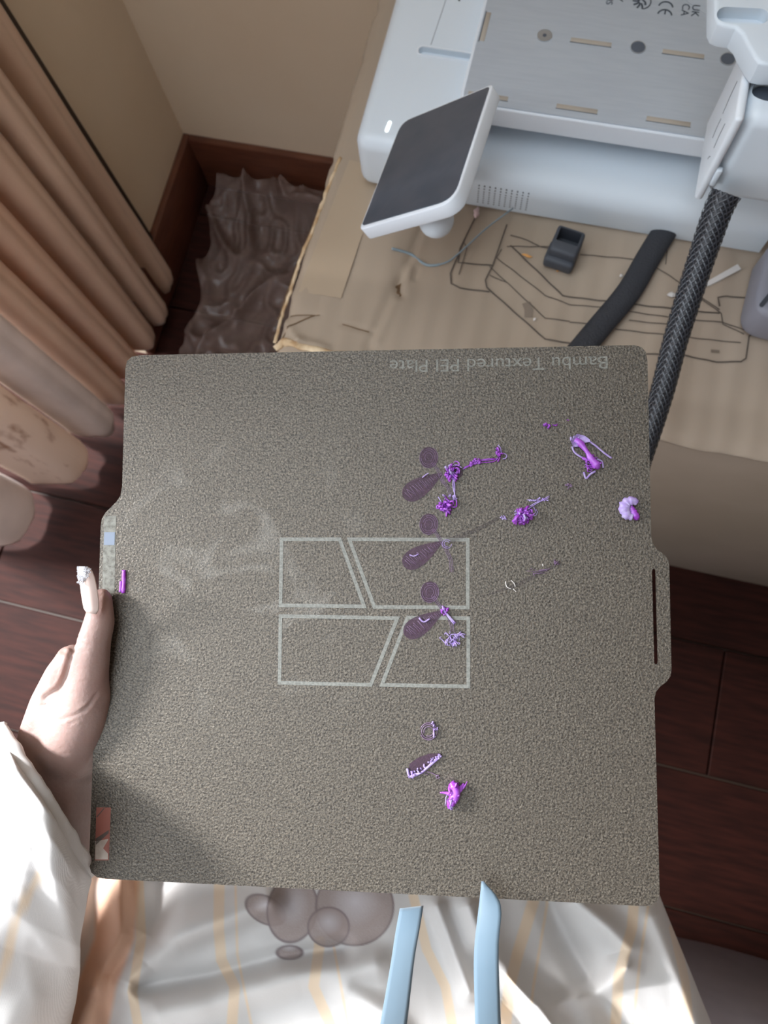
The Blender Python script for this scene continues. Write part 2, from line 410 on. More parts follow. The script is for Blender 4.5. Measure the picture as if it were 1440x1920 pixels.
Zt -= 0.004 * np.exp(-((GX - BX0) / 0.006) ** 2) + 0.006 * np.exp(-((GY - BY0) / 0.008) ** 2)
Zt = np.where((GX > -0.19) & (GX < 0.22) & (GY > 0.46), np.minimum(Zt, BZ), Zt)
wob = np.array([0.003 * noise.noise(Vector((yy * 30, 0, 5))) + 0.0015 * noise.noise(Vector((yy * 90, 0, 5))) for yy in gy])
wobf = np.array([0.003 * noise.noise(Vector((xx * 25, 4, 5))) for xx in gx])
GXw = GX + np.outer(wob, np.exp(-((gx - BX0) / 0.02))); GYw = GY + np.outer(np.exp(-((gy - BY0) / 0.02)), wobf)
V = [(GXw[j, i], GYw[j, i], Zt[j, i]) for j in range(NY + 1) for i in range(NX + 1)]
Fc = [(j * (NX + 1) + i, j * (NX + 1) + i + 1, (j + 1) * (NX + 1) + i + 1, (j + 1) * (NX + 1) + i) for j in range(NY) for i in range(NX)]
lid = mesh_ob('lid_panel', V, Fc, m_card, box, smooth=True); md = lid.modifiers.new('s', 'SOLIDIFY'); md.thickness = 0.004; bake(lid)
def on_box(px, py, dz=0.0):
    p = W(px, py, BZ); i = int(round((p.x - BX0) / (BX1 - BX0) * NX)); j = int(round((p.y - BY0) / (BY1 - BY0) * NY))
    i = min(max(i, 0), NX); j = min(max(j, 0), NY)
    return Vector((p.x, p.y, Zt[j, i] + dz))
def densify(pts, step=4.0):
    out = []
    for a, b in zip(pts[:-1], pts[1:]):
        n = max(1, int(math.hypot(b[0] - a[0], b[1] - a[1]) / step))
        out += [(a[0] + (b[0] - a[0]) * k / n, a[1] + (b[1] - a[1]) * k / n) for k in range(n)]
    return out + [pts[-1]]
# torn pale liner along the left edge and front corner
V, Fc = [], []
pth = densify([(636, 294), (610, 352), (590, 410), (560, 480), (545, 530), (528, 580), (511, 640)], 5)
path = [on_box(a + 3 + 2.5 * noise.noise(Vector((a * 0.08, b * 0.08, 0))), b, 0.0004) for a, b in pth]
tube_into(V, Fc, path, [0.0016 + 0.0012 * abs(noise.noise(Vector((p.y * 60, 0, 2)))) for p in path], 8, 0.5)
mesh_ob('torn_edge', V, Fc, m_edge, box, smooth=True)
V, Fc = [], []
path = [on_box(a, b + 2 * noise.noise(Vector((a * 0.1, 2, 0))), 0.001) for a, b in densify([(514, 652), (530, 640), (560, 650), (620, 664), (680, 672)], 5)]
tube_into(V, Fc, path, [0.0035 + 0.002 * noise.noise(Vector((p.x * 80, 0, 2))) for p in path], 8, 0.5)
mesh_ob('torn_edge', V, Fc, m_edge, box, smooth=True)
for poly, wv in [([(524, 640), (540, 615), (560, 606), (590, 592)], 0.0012), ([(742, 536), (750, 528), (746, 545), (750, 552)], 0.0035),
                 ([(642, 608), (665, 615), (692, 622)], 0.001), ([(543, 592), (600, 592)], 0.0008), ([(520, 600), (560, 480), (610, 360)], 0.0009)]:
    V, Fc = [], []; ribbon_strip(V, Fc, [on_box(a, b, 0.0007) for a, b in densify(poly, 5)], wv, (0, 0, 1)); mesh_ob('tear', V, Fc, m_flute, box)
# printed assembly drawing
V, Fc = [], []
DR = [[(690, 95), (650, 210), (628, 255), (632, 275), (800, 425), (880, 437)], [(600, 75), (555, 165), (550, 205), (650, 212)],
      [(568, 140), (528, 235), (530, 265), (555, 278), (640, 288)], [(552, 240), (575, 165), (568, 150)], [(675, 165), (660, 190), (800, 300), (870, 325), (1000, 335)],
      [(700, 155), (850, 300), (930, 310), (1100, 330), (1300, 350)], [(640, 215), (800, 365), (870, 372)], [(700, 125), (750, 140), (790, 160), (830, 165)],
      [(690, 158), (830, 158)], [(1040, 345), (1180, 365), (1310, 375), (1390, 405)], [(1000, 395), (1180, 415), (1360, 435)],
      [(1090, 465), (1200, 470), (1290, 490), (1360, 490), (1375, 480), (1385, 415), (1400, 405), (1440, 410)],
      [(1250, 310), (1305, 350), (1310, 380), (1370, 410)], [(1300, 330), (1295, 305), (1320, 300), (1440, 310)], [(900, 180), (1060, 195)],
      [(1120, 220), (1200, 270), (1300, 340)], [(1150, 165), (1145, 210)], [(1040, 370), (1180, 385)], [(870, 375), (960, 382)], [(640, 240), (690, 262)]]
for k, dl in enumerate(DR):
    pl = [(500 + a / 1.532, 360 + b / 1.532) for a, b in dl]
    ribbon_strip(V, Fc, [on_box(a, b, 0.0009) for a, b in densify(pl, 6)], 0.0014 if k in (0, 1, 2, 5, 11, 13) else 0.0009, (0, 0, 1))
mesh_ob('printed_drawing', V, Fc, m_ink, box)
for dl in [[(745, 320), (752, 340), (752, 362)], [(1275, 458), (1300, 460)]]:
    V, Fc = [], []; ribbon_strip(V, Fc, [on_box(500 + a / 1.532, 360 + b / 1.532, 0.0009) for a, b in dl], 0.008 if len(dl) > 2 else 0.003, (0, 0, 1)); mesh_ob('printed_patch', V, Fc, m_ink2, box)
V, Fc = [], []
q = [on_box(a, b, 0.0010) for a, b in [(655, 300), (720, 318), (640, 560), (560, 548)]]
mesh_ob('tape_strip', q + [p + Vector((0, 0, 0.0002)) for p in q], [(0, 1, 2, 3)[::-1], (4, 5, 6, 7)[::-1], (0, 1, 5, 4), (1, 2, 6, 5), (2, 3, 7, 6), (3, 0, 4, 7)], m_tape, box)

# ------------------------------------------------------------ printer
pr = thing('desktop_printer', 'white desktop 3D printer with grey bed and tilted touchscreen on the cardboard box', 'printer', (0.02, 0.6, BZ + 0.002))
z0 = BZ + 0.002
ch = rbox('chassis', -0.187, -0.080, 0.468, 0.76, z0, 0.589, 0.013, m_white, pr, seg=6)
# cable groove
ga, gb = W(793, 95, 0.589), W(905, 112, 0.589)
def capsule(a, b, r, n, seg=10):
    a, b, n = Vector(a), Vector(b), Vector(n); d = (b - a).normalized(); s = n.cross(d)
    return [a - (d * math.cos(t) + s * math.sin(t)) * r for t in [math.pi * (k / seg - 0.5) for k in range(seg + 1)]] + \
           [b + (d * math.cos(t) + s * math.sin(t)) * r for t in [math.pi * (k / seg - 0.5) for k in range(seg + 1)]]
cz = prism('cutter', capsule(ga + Vector((0, 0, -0.006)), gb + Vector((0, 0, -0.006)), 0.0042, (0, 0, 1)), (0, 0, 0.02), m_white, smooth=False)
cut(ch, cz)
rim = capsule(ga + Vector((0, 0, -0.0004)), gb + Vector((0, 0, -0.0004)), 0.0058, (0, 0, 1))
prism('groove_rim', rim, (0, 0, 0.001), m_whiteb, pr, holes=[capsule(ga + Vector((0, 0, -0.0004)), gb + Vector((0, 0, -0.0004)), 0.0044, (0, 0, 1))])
prof = [(0.468, z0), (0.468, 0.545), (0.4695, 0.552), (0.474, 0.558), (0.482, 0.562), (0.494, 0.564), (0.72, 0.564), (0.72, z0)]
prism('front_housing', [(-0.086, a, b) for a, b in prof], (0.291, 0, 0), m_white, pr, bevel=0.0)
# speaker holes
V, Fc = [], []
for c in range(10):
    for r_ in range(8):
        x = -0.0665 + c * 0.0053; z = 0.5285 + r_ * 0.0033; R_ = 0.0007; b0 = len(V)
        yy = 0.468 if z < 0.545 else 0.468 + 0.16 * (z - 0.545)
        V += [(x + R_ * math.cos(k * math.pi / 4), yy - 0.0002, z + R_ * math.sin(k * math.pi / 4)) for k in range(8)]
        V += [(x + R_ * math.cos(k * math.pi / 4), yy + 0.0006, z + R_ * math.sin(k * math.pi / 4)) for k in range(8)]
        Fc.append(tuple(b0 + k for k in range(8))); Fc += [(b0 + k, b0 + (k + 1) % 8, b0 + 8 + (k + 1) % 8, b0 + 8 + k) for k in range(8)]
sp = mesh_ob('speaker_hole', V, Fc, m_hole, pr); tag(sp, kind='stuff')
m_led = bpy.data.materials.new('status_led'); m_led.use_nodes = True; _b = m_led.node_tree.nodes['Principled BSDF']
_b.inputs['Base Color'].default_value = (0.9, 0.95, 1, 1); _b.inputs['Emission Color'].default_value = (0.85, 1, 1, 1); _b.inputs['Emission Strength'].default_value = 0.55
a, b = W(725, 245, 0.589), W(731, 230, 0.589)
tag(prism('status_light', capsule(a + Vector((0, 0, -0.001)), b + Vector((0, 0, -0.001)), 0.0016, (0, 0, 1)), (0, 0, 0.0014), m_led, pr), 'lit white status light')
# bed: white carrier and grey steel plate
BL, BR_, BF, BB = -0.0935, 0.30, 0.5085, 0.76
prism('bed_carrier', round_poly([(BL - 0.0028, BF - 0.0022, 0.588), (BR_, BF - 0.0022, 0.588), (BR_, BB, 0.588), (BL - 0.0028, BB, 0.588)], [0.012, 0, 0, 0]), (0, 0, 0.0212), m_whiteb, pr, bevel=0.0012)
bed = prism('bed_plate', round_poly([(BL, BF, 0.6085), (BR_, BF, 0.6085), (BR_, BB, 0.6085), (BL, BB, 0.6085)], [0.010, 0, 0, 0]), (0, 0, 0.0022), m_bed, pr, bevel=0.0003)
BT = 0.6107
slots = [(-0.0106, 0.0259, 0.5889, 0), (0.0711, 0.1074, 0.59, 0), (-0.0102, 0.0259, 0.5177, 0), (0.0684, 0.1061, 0.5186, 0), (-0.0895, -0.0535, 0.5172, 0)]
for (a, b, yv, _) in slots:
    rbox('magnet_strip', a, b, yv - 0.0023, yv + 0.0023, BT - 0.001, BT + 0.0003, 0.0002, m_mag, bed, seg=1)
    rbox('slot_shade_strip', a - 0.0005, b + 0.0005, yv - 0.003, yv - 0.0023, BT - 0.001, BT + 0.0001, 0, m_hole, bed, smooth=False)  # solid dark strip, shade along the slot edge put in as colour
rbox('magnet_strip', -0.0912, -0.0868, 0.574, 0.606, BT - 0.001, BT + 0.0003, 0.0002, m_mag, bed, seg=1)
rbox('slot_shade_strip', -0.0922, -0.0912, 0.573, 0.607, BT - 0.001, BT + 0.0001, 0, m_hole, bed, smooth=False)
def disc(name, c, r, h, m, parent, n=24, hole=0):
    P = [Vector(c) + Vector((r * math.cos(2 * math.pi * k / n), r * math.sin(2 * math.pi * k / n), 0)) for k in range(n)]
    H = [[Vector(c) + Vector((hole * math.cos(2 * math.pi * k / n), hole * math.sin(2 * math.pi * k / n), 0)) for k in range(n)]] if hole else None
    return prism(name, P, (0, 0, h), m, parent, holes=H)
for i, (x, yv) in enumerate([(-0.0344, 0.5891), (0.0494, 0.5903), (0.1277, 0.5909)]):
    s = disc('screw', (x, yv, BT - 0.001), 0.0062, 0.0013, m_steel if i == 0 else m_hole, bed)
    disc('screw_rim', (x, yv, BT - 0.001), 0.0068, 0.0014, m_steel, bed, hole=0.0061)
    if i == 0: disc('screw_socket', (x, yv, BT), 0.0018, 0.0005, m_hole, bed)
# approval marks on the bed, read from the right
def marktext(t, px, py, size, nm='printed_mark'):
    o = W(px, py, BT); return text_ob(nm, t, o + Vector((0, 0, 0.00005)), (0.02, -1, 0), (0, 0, 1), size, None, m_mark, bed)
marktext('UK', 1299, 9, 0.0098); marktext('CA', 1280, 7, 0.0098); marktext('RoHS', 1142, -24, 0.0085)
def arcstrip(V, Fc, c, r, a0, a1, w, n=16):
    ribbon_strip(V, Fc, [Vector((c.x + r * math.cos(a0 + (a1 - a0) * k / n), c.y + r * math.sin(a0 + (a1 - a0) * k / n), BT + 0.00005)) for k in range(n + 1)], w, (0, 0, 1))
pi = math.pi
def mark(): mesh_ob('printed_mark', V, Fc, m_mark, bed)
for (px, py, bar) in [(1248, 14, 0), (1246, 29, 1)]:
    V, Fc = [], []; c = W(px, py, BT)
    P_ = [Vector((c.x + 0.0062 * math.cos(pi * (.95 - .9 * k / 16)), c.y + 0.0062 * math.sin(pi * (.95 - .9 * k / 16)), BT + 0.00005)) for k in range(17)]
    ribbon_strip(V, Fc, P_, 0.0013, (0, 0, 1)); mark()
    if bar: V, Fc = [], []; ribbon_strip(V, Fc, [c + Vector((0, 0.0058, 0.00006)), c + Vector((0, 0.0012, 0.00006))], 0.0013, (0, 0, 1)); mark()
c = W(1203, 3, BT); V, Fc = [], []; arcstrip(V, Fc, c, 0.0082, -0.42 * pi, 0.6 * pi, 0.001); mark()
for k in range(5):
    a = pi * (0.75 + 0.19 * k); V, Fc = [], []
    ribbon_strip(V, Fc, [c + Vector((math.cos(a) * 0.002, math.sin(a) * 0.002, 0.00005)), c + Vector((math.cos(a + .25) * 0.005, math.sin(a + .25) * 0.005, 0.00005)), c + Vector((math.cos(a + .2) * 0.008, math.sin(a + .2) * 0.008, 0.00005))], 0.0016, (0, 0, 1)); mark()
V, Fc = [], []; ribbon_strip(V, Fc, [c + Vector((-0.006, 0.005, 0.00005)), c + Vector((0, 0.0028, 0.00005)), c + Vector((0.004, -0.001, 0.00005))], 0.0014, (0, 0, 1)); mark()
c = W(1210, 8, BT); V, Fc = [], []; arcstrip(V, Fc, c, 0.0008, 0, 2 * pi, 0.0008); mark()
c = W(1345, 25, BT); V, Fc = [], []
ribbon_strip(V, Fc, [c + Vector(p) for p in [(0.002, 0.008, 0.00005), (-0.004, 0.0085, 0.00005), (-0.0055, 0.006, 0.00005), (-0.0055, -0.005, 0.00005), (-0.004, -0.007, 0.00005), (0.002, -0.0055, 0.00005)]], 0.001, (0, 0, 1)); mark()
V, Fc = [], []; arcstrip(V, Fc, c + Vector((0.002, 0.001, 0)), 0.0045, 0.6 * pi, 1.4 * pi, 0.0008); mark()
V, Fc = [], []; ribbon_strip(V, Fc, [W(1162, -2, BT + .00005), W(1168, 3, BT + .00005)], 0.001, (0, 0, 1)); mark()
# seam and small hole on the chassis top
V, Fc = [], []
ribbon_strip(V, Fc, [W(808, 84, 0.58905), W(826, 30, 0.58905), W(836, 0, 0.58905), W(850, -40, 0.58905)], 0.0004, (0, 0, 1)); mesh_ob('panel_seam', V, Fc, m_hole, pr)
disc('pin_hole', W(861, 1, 0.5888), 0.0012, 0.0005, m_hole, pr)

# tilted touchscreen
TR, BRp, TLp = D(925, 156, 0.62), D(853, 378, 0.563), D(752, 228, 0.695)
BLp = TLp + BRp - TR
nrm = (BRp - TR).cross(TLp - TR).normalized()
if nrm.dot(CAM - TR) < 0: nrm = -nrm
ctr = (TR + BRp + TLp + BLp) / 4
disp_quad = [TR, TLp, BLp, BRp]
scr = prism('touchscreen', round_poly(disp_quad, [0.005, 0.014, 0.005, 0.018], 6), -nrm * 0.0125, m_whiteb, pr, bevel=0.0012, seg=2)
inner = [c_ + (ctr - c_).normalized() * 0.0040 + nrm * 0.00005 for c_ in disp_quad]
prism('screen_glass', round_poly(inner, [0.003, 0.012, 0.003, 0.016], 6), nrm * 0.0006, m_screen, scr)
# screen mount: rounded foot and arm under the screen
mc = D(818, 412, 0.63)
bm = bmesh.new(); bmesh.ops.create_uvsphere(bm, u_segments=28, v_segments=16, radius=0.0145)
for v in bm.verts: v.co = v.co * 1.0 + mc; 
bm_ob('screen_mount', bm, m_white, pr, smooth=True)
tube('mount_arm', [mc + Vector((0, 0.002, 0)), mc + Vector((0.0, 0.03, 0.0)), Vector((mc.x, 0.475, 0.56))], 0.009, m_white, pr, 16)

# tool head at the right
th = rbox('tool_head', 0.1185, 0.24, 0.420, 0.492, 0.650, 0.737, 0.010, m_white, pr, seg=6)
hc = W(1441, 165, 0.737)
cz = prism('cutter', [(hc.x + 0.0095 * math.cos(t * pi / 16), hc.y + 0.0105 * math.sin(t * pi / 16), 0.722) for t in range(32)], (0, 0, 0.03), m_white, smooth=False); cut(th, cz)
disc('hole_lining', (hc.x, hc.y, 0.7225), 0.0093, 0.0055, m_hole, th)
sc_ = rbox('side_cover', 0.1115, 0.1178, 0.417, 0.4885, 0.649, 0.7375, 0.0026, m_whiteb, pr, seg=4)
for (y1, za, y2, zb_) in [(0.4345, 0.712, 0.432, 0.690), (0.430, 0.683, 0.4335, 0.676), (0.457, 0.727, 0.4535, 0.700), (0.4515, 0.697, 0.449, 0.680)]:
    V, Fc = [], []; ribbon_strip(V, Fc, [Vector((0.1114, y1, za)), Vector((0.1114, (y1 + y2) / 2 + 0.001, (za + zb_) / 2)), Vector((0.1114, y2, zb_))], 0.0006, (-1, 0, 0)); mesh_ob('moulded_mark', V, Fc, m_hole, sc_)
rbox('clip_notch', 0.1172, 0.1215, 0.4165, 0.4205, 0.668, 0.686, 0.001, m_white, pr, seg=2)
top = [(1340, -60), (1340, 28), (1346, 42), (1360, 48), (1380, 51), (1392, 62), (1400, 80), (1414, 104), (1424, 117), (1440, 121), (1500, 124), (1500, -60)]
tp = [W(a, b, 0.757) for a, b in top]
ah = prism('tool_arm', tp, (0, 0, -0.019), m_white, pr, bevel=0.0025, seg=3)
ca, cb = W(1362, 27, 0.757), W(1424, 30, 0.757)
cz = prism('cutter', capsule(ca + Vector((0, 0, -0.009)), cb + Vector((0, 0, -0.009)), 0.0062, (0, 0, 1)), (0, 0, 0.03), m_white, smooth=False); cut(ah, cz)

# braided cable from the tool head down past the plate
def braid_cable(name, path, rad, label, detailed=True):
    path = catmull(path, 14); n = len(path)
    r = [rad(i / (n - 1)) for i in range(n)]
    o = tube(name, path, [x * 0.93 for x in r], m_black if detailed else m_braidd, pr, 20, 1.0 if detailed else 0.5)
    if label: o['label'] = label
    if detailed:
        # resample
        L = [0.0]
        for a, b in zip(path[:-1], path[1:]): L.append(L[-1] + (b - a).length)
        tot = L[-1]; steps = int(tot / 0.0016); fr = frames(path); V, Fc = [], []
        for dirn in (1, -1):
            for s in range(14):
                pts = []; 
                for q in range(steps + 1):
                    l = tot * q / steps
                    i = min(max(np.searchsorted(L, l) - 1, 0), n - 2); t = (l - L[i]) / max(L[i + 1] - L[i], 1e-6)
                    p = path[i].lerp(path[i + 1], t); T, A, B = fr[i]
                    ang = dirn * l / 0.0125 + 2 * pi * s / 14
                    rr = (r[i] * (1 - t) + r[i + 1] * t) * (1 + 0.045 * math.sin(7 * ang * 1.0 + dirn * pi / 2))
                    pts.append((p + (A * math.cos(ang) + B * math.sin(ang)) * rr, A * math.cos(ang) + B * math.sin(ang)))
                b0 = len(V); hw = 0.0006
                for q, (p, nn) in enumerate(pts):
                    tt = (pts[min(q + 1, steps)][0] - pts[max(q - 1, 0)][0]).normalized(); sd = tt.cross(nn).normalized() * hw
                    V += [p - sd, p + nn * 0.00045, p + sd]
                for q in range(steps):
                    a = b0 + 3 * q; Fc += [(a, a + 1, a + 4, a + 3), (a + 1, a + 2, a + 5, a + 4)]
        b_ = mesh_ob('braid', V, Fc, m_braid, o, smooth=True); b_['kind'] = 'stuff'
    return o
braid_cable('cable', [W(1362, 362, 0.672), W(1346, 395, 0.664), W(1320, 470, 0.650), W(1292, 555, 0.637), W(1266, 640, 0.625), W(1240, 740, 0.613), W(1205, 850, 0.603), W(1165, 960, 0.60), Vector((0.10, 0.10, 0.45)), Vector((0.11, 0.14, 0.22)), Vector((0.13, 0.17, 0.03))],
            lambda t: 0.0108 - 0.0028 * min(1, t * 1.5), 'shiny black braided cable')
braid_cable('cable', [W(1330, 300, 0.527), W(1225, 468, 0.527), W(1180, 545, 0.528), W(1125, 612, 0.528), W(1060, 690, 0.528)], lambda t: 0.0125, 'dull black cable lying on the box', False)

# grey rounded housing at the right edge
gh = thing('grey_housing', 'smooth grey rounded plastic housing at the right edge, beside the braided cable', 'housing', W(1425, 560, BZ))
pts = round_poly([W(1412, 585, 0.565), W(1444, 452, 0.565), W(1580, 470, 0.565), W(1550, 620, 0.565)], [0.02, 0.008, 0.01, 0.02], 8)
hb = prism('housing_shell', [p + Vector((0, 0, 0)) for p in pts], (0, 0, -0.043), m_grey, gh, bevel=0.006, seg=4)
prism('housing_slot', capsule(W(1428, 572, 0.5652), W(1450, 545, 0.5652), 0.002, (0, 0, 1)), (0, 0, 0.0003), m_greyd, gh)

# small things lying on the box
ad = thing('plastic_holder', 'small dark grey open plastic holder lying in front of the printer', 'holder', on_box(1055, 480))
c0 = W(1022, 492, BZ + 0.002); x0 = c0.x; y0_ = c0.y
rot = Matrix.Rotation(math.radians(-10), 4, 'Z')
hbx = rbox('holder_body', 0, 0.027, 0, 0.028, 0, 0.024, 0.003, m_greyd, None, seg=3)
cz = rbox('cutter', 0.003, 0.024, 0.011, 0.025, 0.006, 0.04, 0.001, m_greyd, None, seg=1, smooth=False); cut(hbx, cz)
hbx.matrix_basis = Matrix.Translation((x0, y0_, BZ + 0.0025)) @ rot; attach(hbx, ad)
hb2 = rbox('holder_foot', 0, 0.029, -0.006, 0.016, 0, 0.014, 0.003, m_greyd, None, seg=3); hb2.matrix_basis = Matrix.Translation((x0 - 0.0015, y0_ + 0.001, BZ + 0.0025)) @ rot; attach(hb2, ad)

def crumb(name, label, cat, p, s, m, seed, stretch=(1, 1, 0.6), rz=0):
    bm = bmesh.new(); bmesh.ops.create_icosphere(bm, subdivisions=3, radius=1)
    for v in bm.verts:
        d = 1 + 0.55 * noise.noise(v.co * 1.6 + Vector((seed, 0, 0))) + 0.25 * noise.noise(v.co * 4 + Vector((seed, 3, 0)))
        v.co = Vector((v.co.x * stretch[0], v.co.y * stretch[1], v.co.z * stretch[2])) * d * s
    zm = min(v.co.z for v in bm.verts)
    for v in bm.verts: v.co.z -= zm
    o = bm_ob(name, bm, m, smooth=True); o.location = p; o.rotation_euler.z = rz
    return tag(o, label, cat)
crumb('crumb', 'orange crumb of plastic stuck in front of the dark holder', 'crumb', on_box(1046, 504, 0.001), 0.0032, m_orange, 3, (0.8, 1.3, 0.8))
crumb('crumb', 'tiny orange flake left of the dark holder on the box', 'crumb', on_box(988, 481, 0.001), 0.0018, m_orange, 5, (2.4, 0.7, 0.4), -0.2)
crumb('plastic_scrap', 'pale pink scrap sticking out from under the printer front', 'scrap', on_box(893, 404, 0.001), 0.0032, m_pink, 8, (0.8, 1.6, 0.7))
crumb('plastic_scrap', 'white speck between the two black cables', 'scrap', on_box(1164, 519, 0.001), 0.0016, m_pale, 9)
crumb('plastic_scrap', 'white chip touching the left side of the braided cable', 'scrap', on_box(1258, 555, 0.001), 0.0026, m_pale, 11, (1.4, 0.9, 0.5))
crumb('plastic_scrap', 'white speck on the printed drawing near the plate', 'scrap', on_box(1002, 601, 0.001), 0.0014, m_pale, 12)
V, Fc = [], []
path = catmull([on_box(a, b, h) for a, b, h in [(735, 469, 0.003), (770, 474, 0.002), (800, 497, 0.0015), (835, 494, 0.0015), (862, 478, 0.004), (910, 440, 0.01), (960, 404, 0.012)]], 8)
tag(tube('filament_strand', path, [0.0013 if i < 22 else 0.0008 for i in range(len(path))], m_blue, sides=8), 'pale blue curly plastic strand on the box below the touchscreen', 'filament')
V, Fc = [], []
p1, p2 = on_box(1328, 533, 0.0015), on_box(1384, 503, 0.003)
d = (p2 - p1).normalized(); s = Vector((-d.y, d.x, 0))
tip = on_box(1322, 538, 0.001)
tag(prism('paper_strip', [tip, p1 + s * 0.0025, p2 + s * 0.003, p2 - s * 0.003, p1 - s * 0.0025], (0, 0, 0.0008), m_pale), 'thin white pointed strip on the box beside the grey housing', 'strip')

# ------------------------------------------------------------ build plate
Pc = [Vector(c) for c in [(-0.2009, 0.1239, 0.8482), (0.0601, 0.1801, 0.855), (0.1157, -0.0678, 0.8161), (-0.1453, -0.124, 0.8093)]]
ORG = (Pc[0] + Pc[1] + Pc[2] + Pc[3]) / 4
EX = (Pc[1] - Pc[0]).normalized(); EY0 = (Pc[0] - Pc[3]); EN = EX.cross(EY0).normalized(); EY = EN.cross(EX)
ROT = Matrix((EX, EY, EN)).transposed()
def PL(px, py, h=0.0):
    """photo point -> plate-local coordinates"""
    r = M @ ray(px, py); t = (ORG - CAM).dot(EN) / r.dot(EN); q = CAM + r * t - ORG
    return Vector((q.dot(EX), q.dot(EY), h))
plate = thing('build_plate', 'square textured bronze-grey metal plate with printed lettering, held in the left hand', 'plate', ORG, ROT)
def local(o, parent=None):
    """mesh given in plate-local coordinates: put under a parent sharing the plate's frame"""
    o.parent = parent if parent is not None else plate; return o
out = [(1190, 647), (1203, 651), (1211, 660), (1214, 676), (1221, 1003), (1223, 1017), (1231, 1029), (1246, 1040), (1253, 1050), (1255, 1063), (1259, 1256), (1257, 1268), (1250, 1278),
       (1237, 1288), (1230, 1297), (1227, 1310), (1237, 1674), (1234, 1688), (1224, 1697), (1207, 1699), (198, 1648), (182, 1645), (171, 1636), (167, 1620), (189, 986), (191, 972), (198, 961),
       (219, 940), (226, 929), (229, 912), (235, 692), (238, 677), (247, 669), (264, 666)]
slot = [(1222.4, 1072), (1223.5, 1068), (1226, 1066), (1228.5, 1068), (1229.3, 1072), (1233.6, 1241), (1232.5, 1245), (1230, 1246), (1227.5, 1245), (1226.6, 1241)]
sheet_p = prism('steel_sheet', [PL(a, b, 0) for a, b in out], (0, 0, -0.0006), m_plate, None, holes=[[PL(a, b, 0) for a, b in slot]]); local(sheet_p)
def pstrip(name, polys, wd, m, parent=None, h=0.00003, t=0.00008, close=False):
    V, Fc = [], []
    for pl in polys:
        pp = [PL(a, b, h) for a, b in pl]
        ribbon_strip(V, Fc, pp, wd, (0, 0, 1), t)
    return local(mesh_ob(name, V, Fc, m), parent)
def outline(px, wd):
    """closed printed outline with mitred corners"""
    P = [PL(a, b, 0.00003) for a, b in px]; n = len(P); O, I = [], []
    c = sum(P, Vector()) / n
    for i in range(n):
        d1 = (P[i] - P[i - 1]).normalized(); d2 = (P[(i + 1) % n] - P[i]).normalized()
        n1 = Vector((-d1.y, d1.x, 0)); n2 = Vector((-d2.y, d2.x, 0)); mm = (n1 + n2).normalized(); k = wd / 2 / max(mm.dot(n1), 0.3)
        O.append(P[i] + mm * k); I.append(P[i] - mm * k)
    V, Fc = O + I, []
    V = V + [v + Vector((0, 0, 0.00008)) for v in V]
    for i in range(n):
        j = (i + 1) % n; Fc += [(2 * n + i, 2 * n + j, 3 * n + j, 3 * n + i), (i, j, 2 * n + j, 2 * n + i), (n + i, n + j, 3 * n + j, 3 * n + i)]
    return local(mesh_ob('emblem_outline', V, Fc, m_line))
outline([(528, 1011), (637, 1011), (683, 1137), (526, 1135)], 0.0017)
outline([(655, 1011), (877, 1012), (877, 1139), (702, 1138)], 0.0017)
outline([(526, 1155), (745, 1159), (695, 1284), (524, 1280)], 0.0017)
outline([(764, 1158), (878, 1159), (878, 1287), (716, 1284)], 0.0017)
a, b = PL(1139, 668, 0.00003), PL(731, 676, 0.00003)
local(text_ob('lettering', 'Bambu Textured PEI Plate', a, b - a, (0, 0, 1), 0.0088, (b - a).length, m_text, t=0.00008))
# pale label strip on the tab and the little terracotta and white patch
def ppoly(name, px, m, parent=None, h=0.00003, t=0.0001):
    return local(prism(name, [PL(a, b, h) for a, b in px], (0, 0, t), m, None, smooth=False), parent)
ppoly('pale_label', [(195, 968), (218, 967), (215, 1112), (192, 1112)], m_lab)
ppoly('label_square', [(196, 998), (216, 998), (215, 1022), (195, 1022)], m_labb, h=0.00015)
flat_patch = ppoly('patch', [(181, 1514), (208, 1514), (204, 1613), (178, 1613)], m_terra); flat_patch['label'] = 'small terracotta and white patch'  # flat rectangle in terracotta, white and dark shapes
for mm_, q in [(m_stw, [(179, 1577), (203, 1573), (202.5, 1611), (179, 1611)]), (m_std, [(180, 1572), (204, 1556), (204, 1562), (180, 1584)]), (m_std, [(182, 1530), (195, 1515), (197, 1515), (182, 1533)])]:
    ppoly('patch_shape', q, mm_, flat_patch, h=0.00014)
ppoly('patch_shape', [(194, 1590), (203, 1575), (203, 1600)], m_terra, flat_patch, h=0.00025)

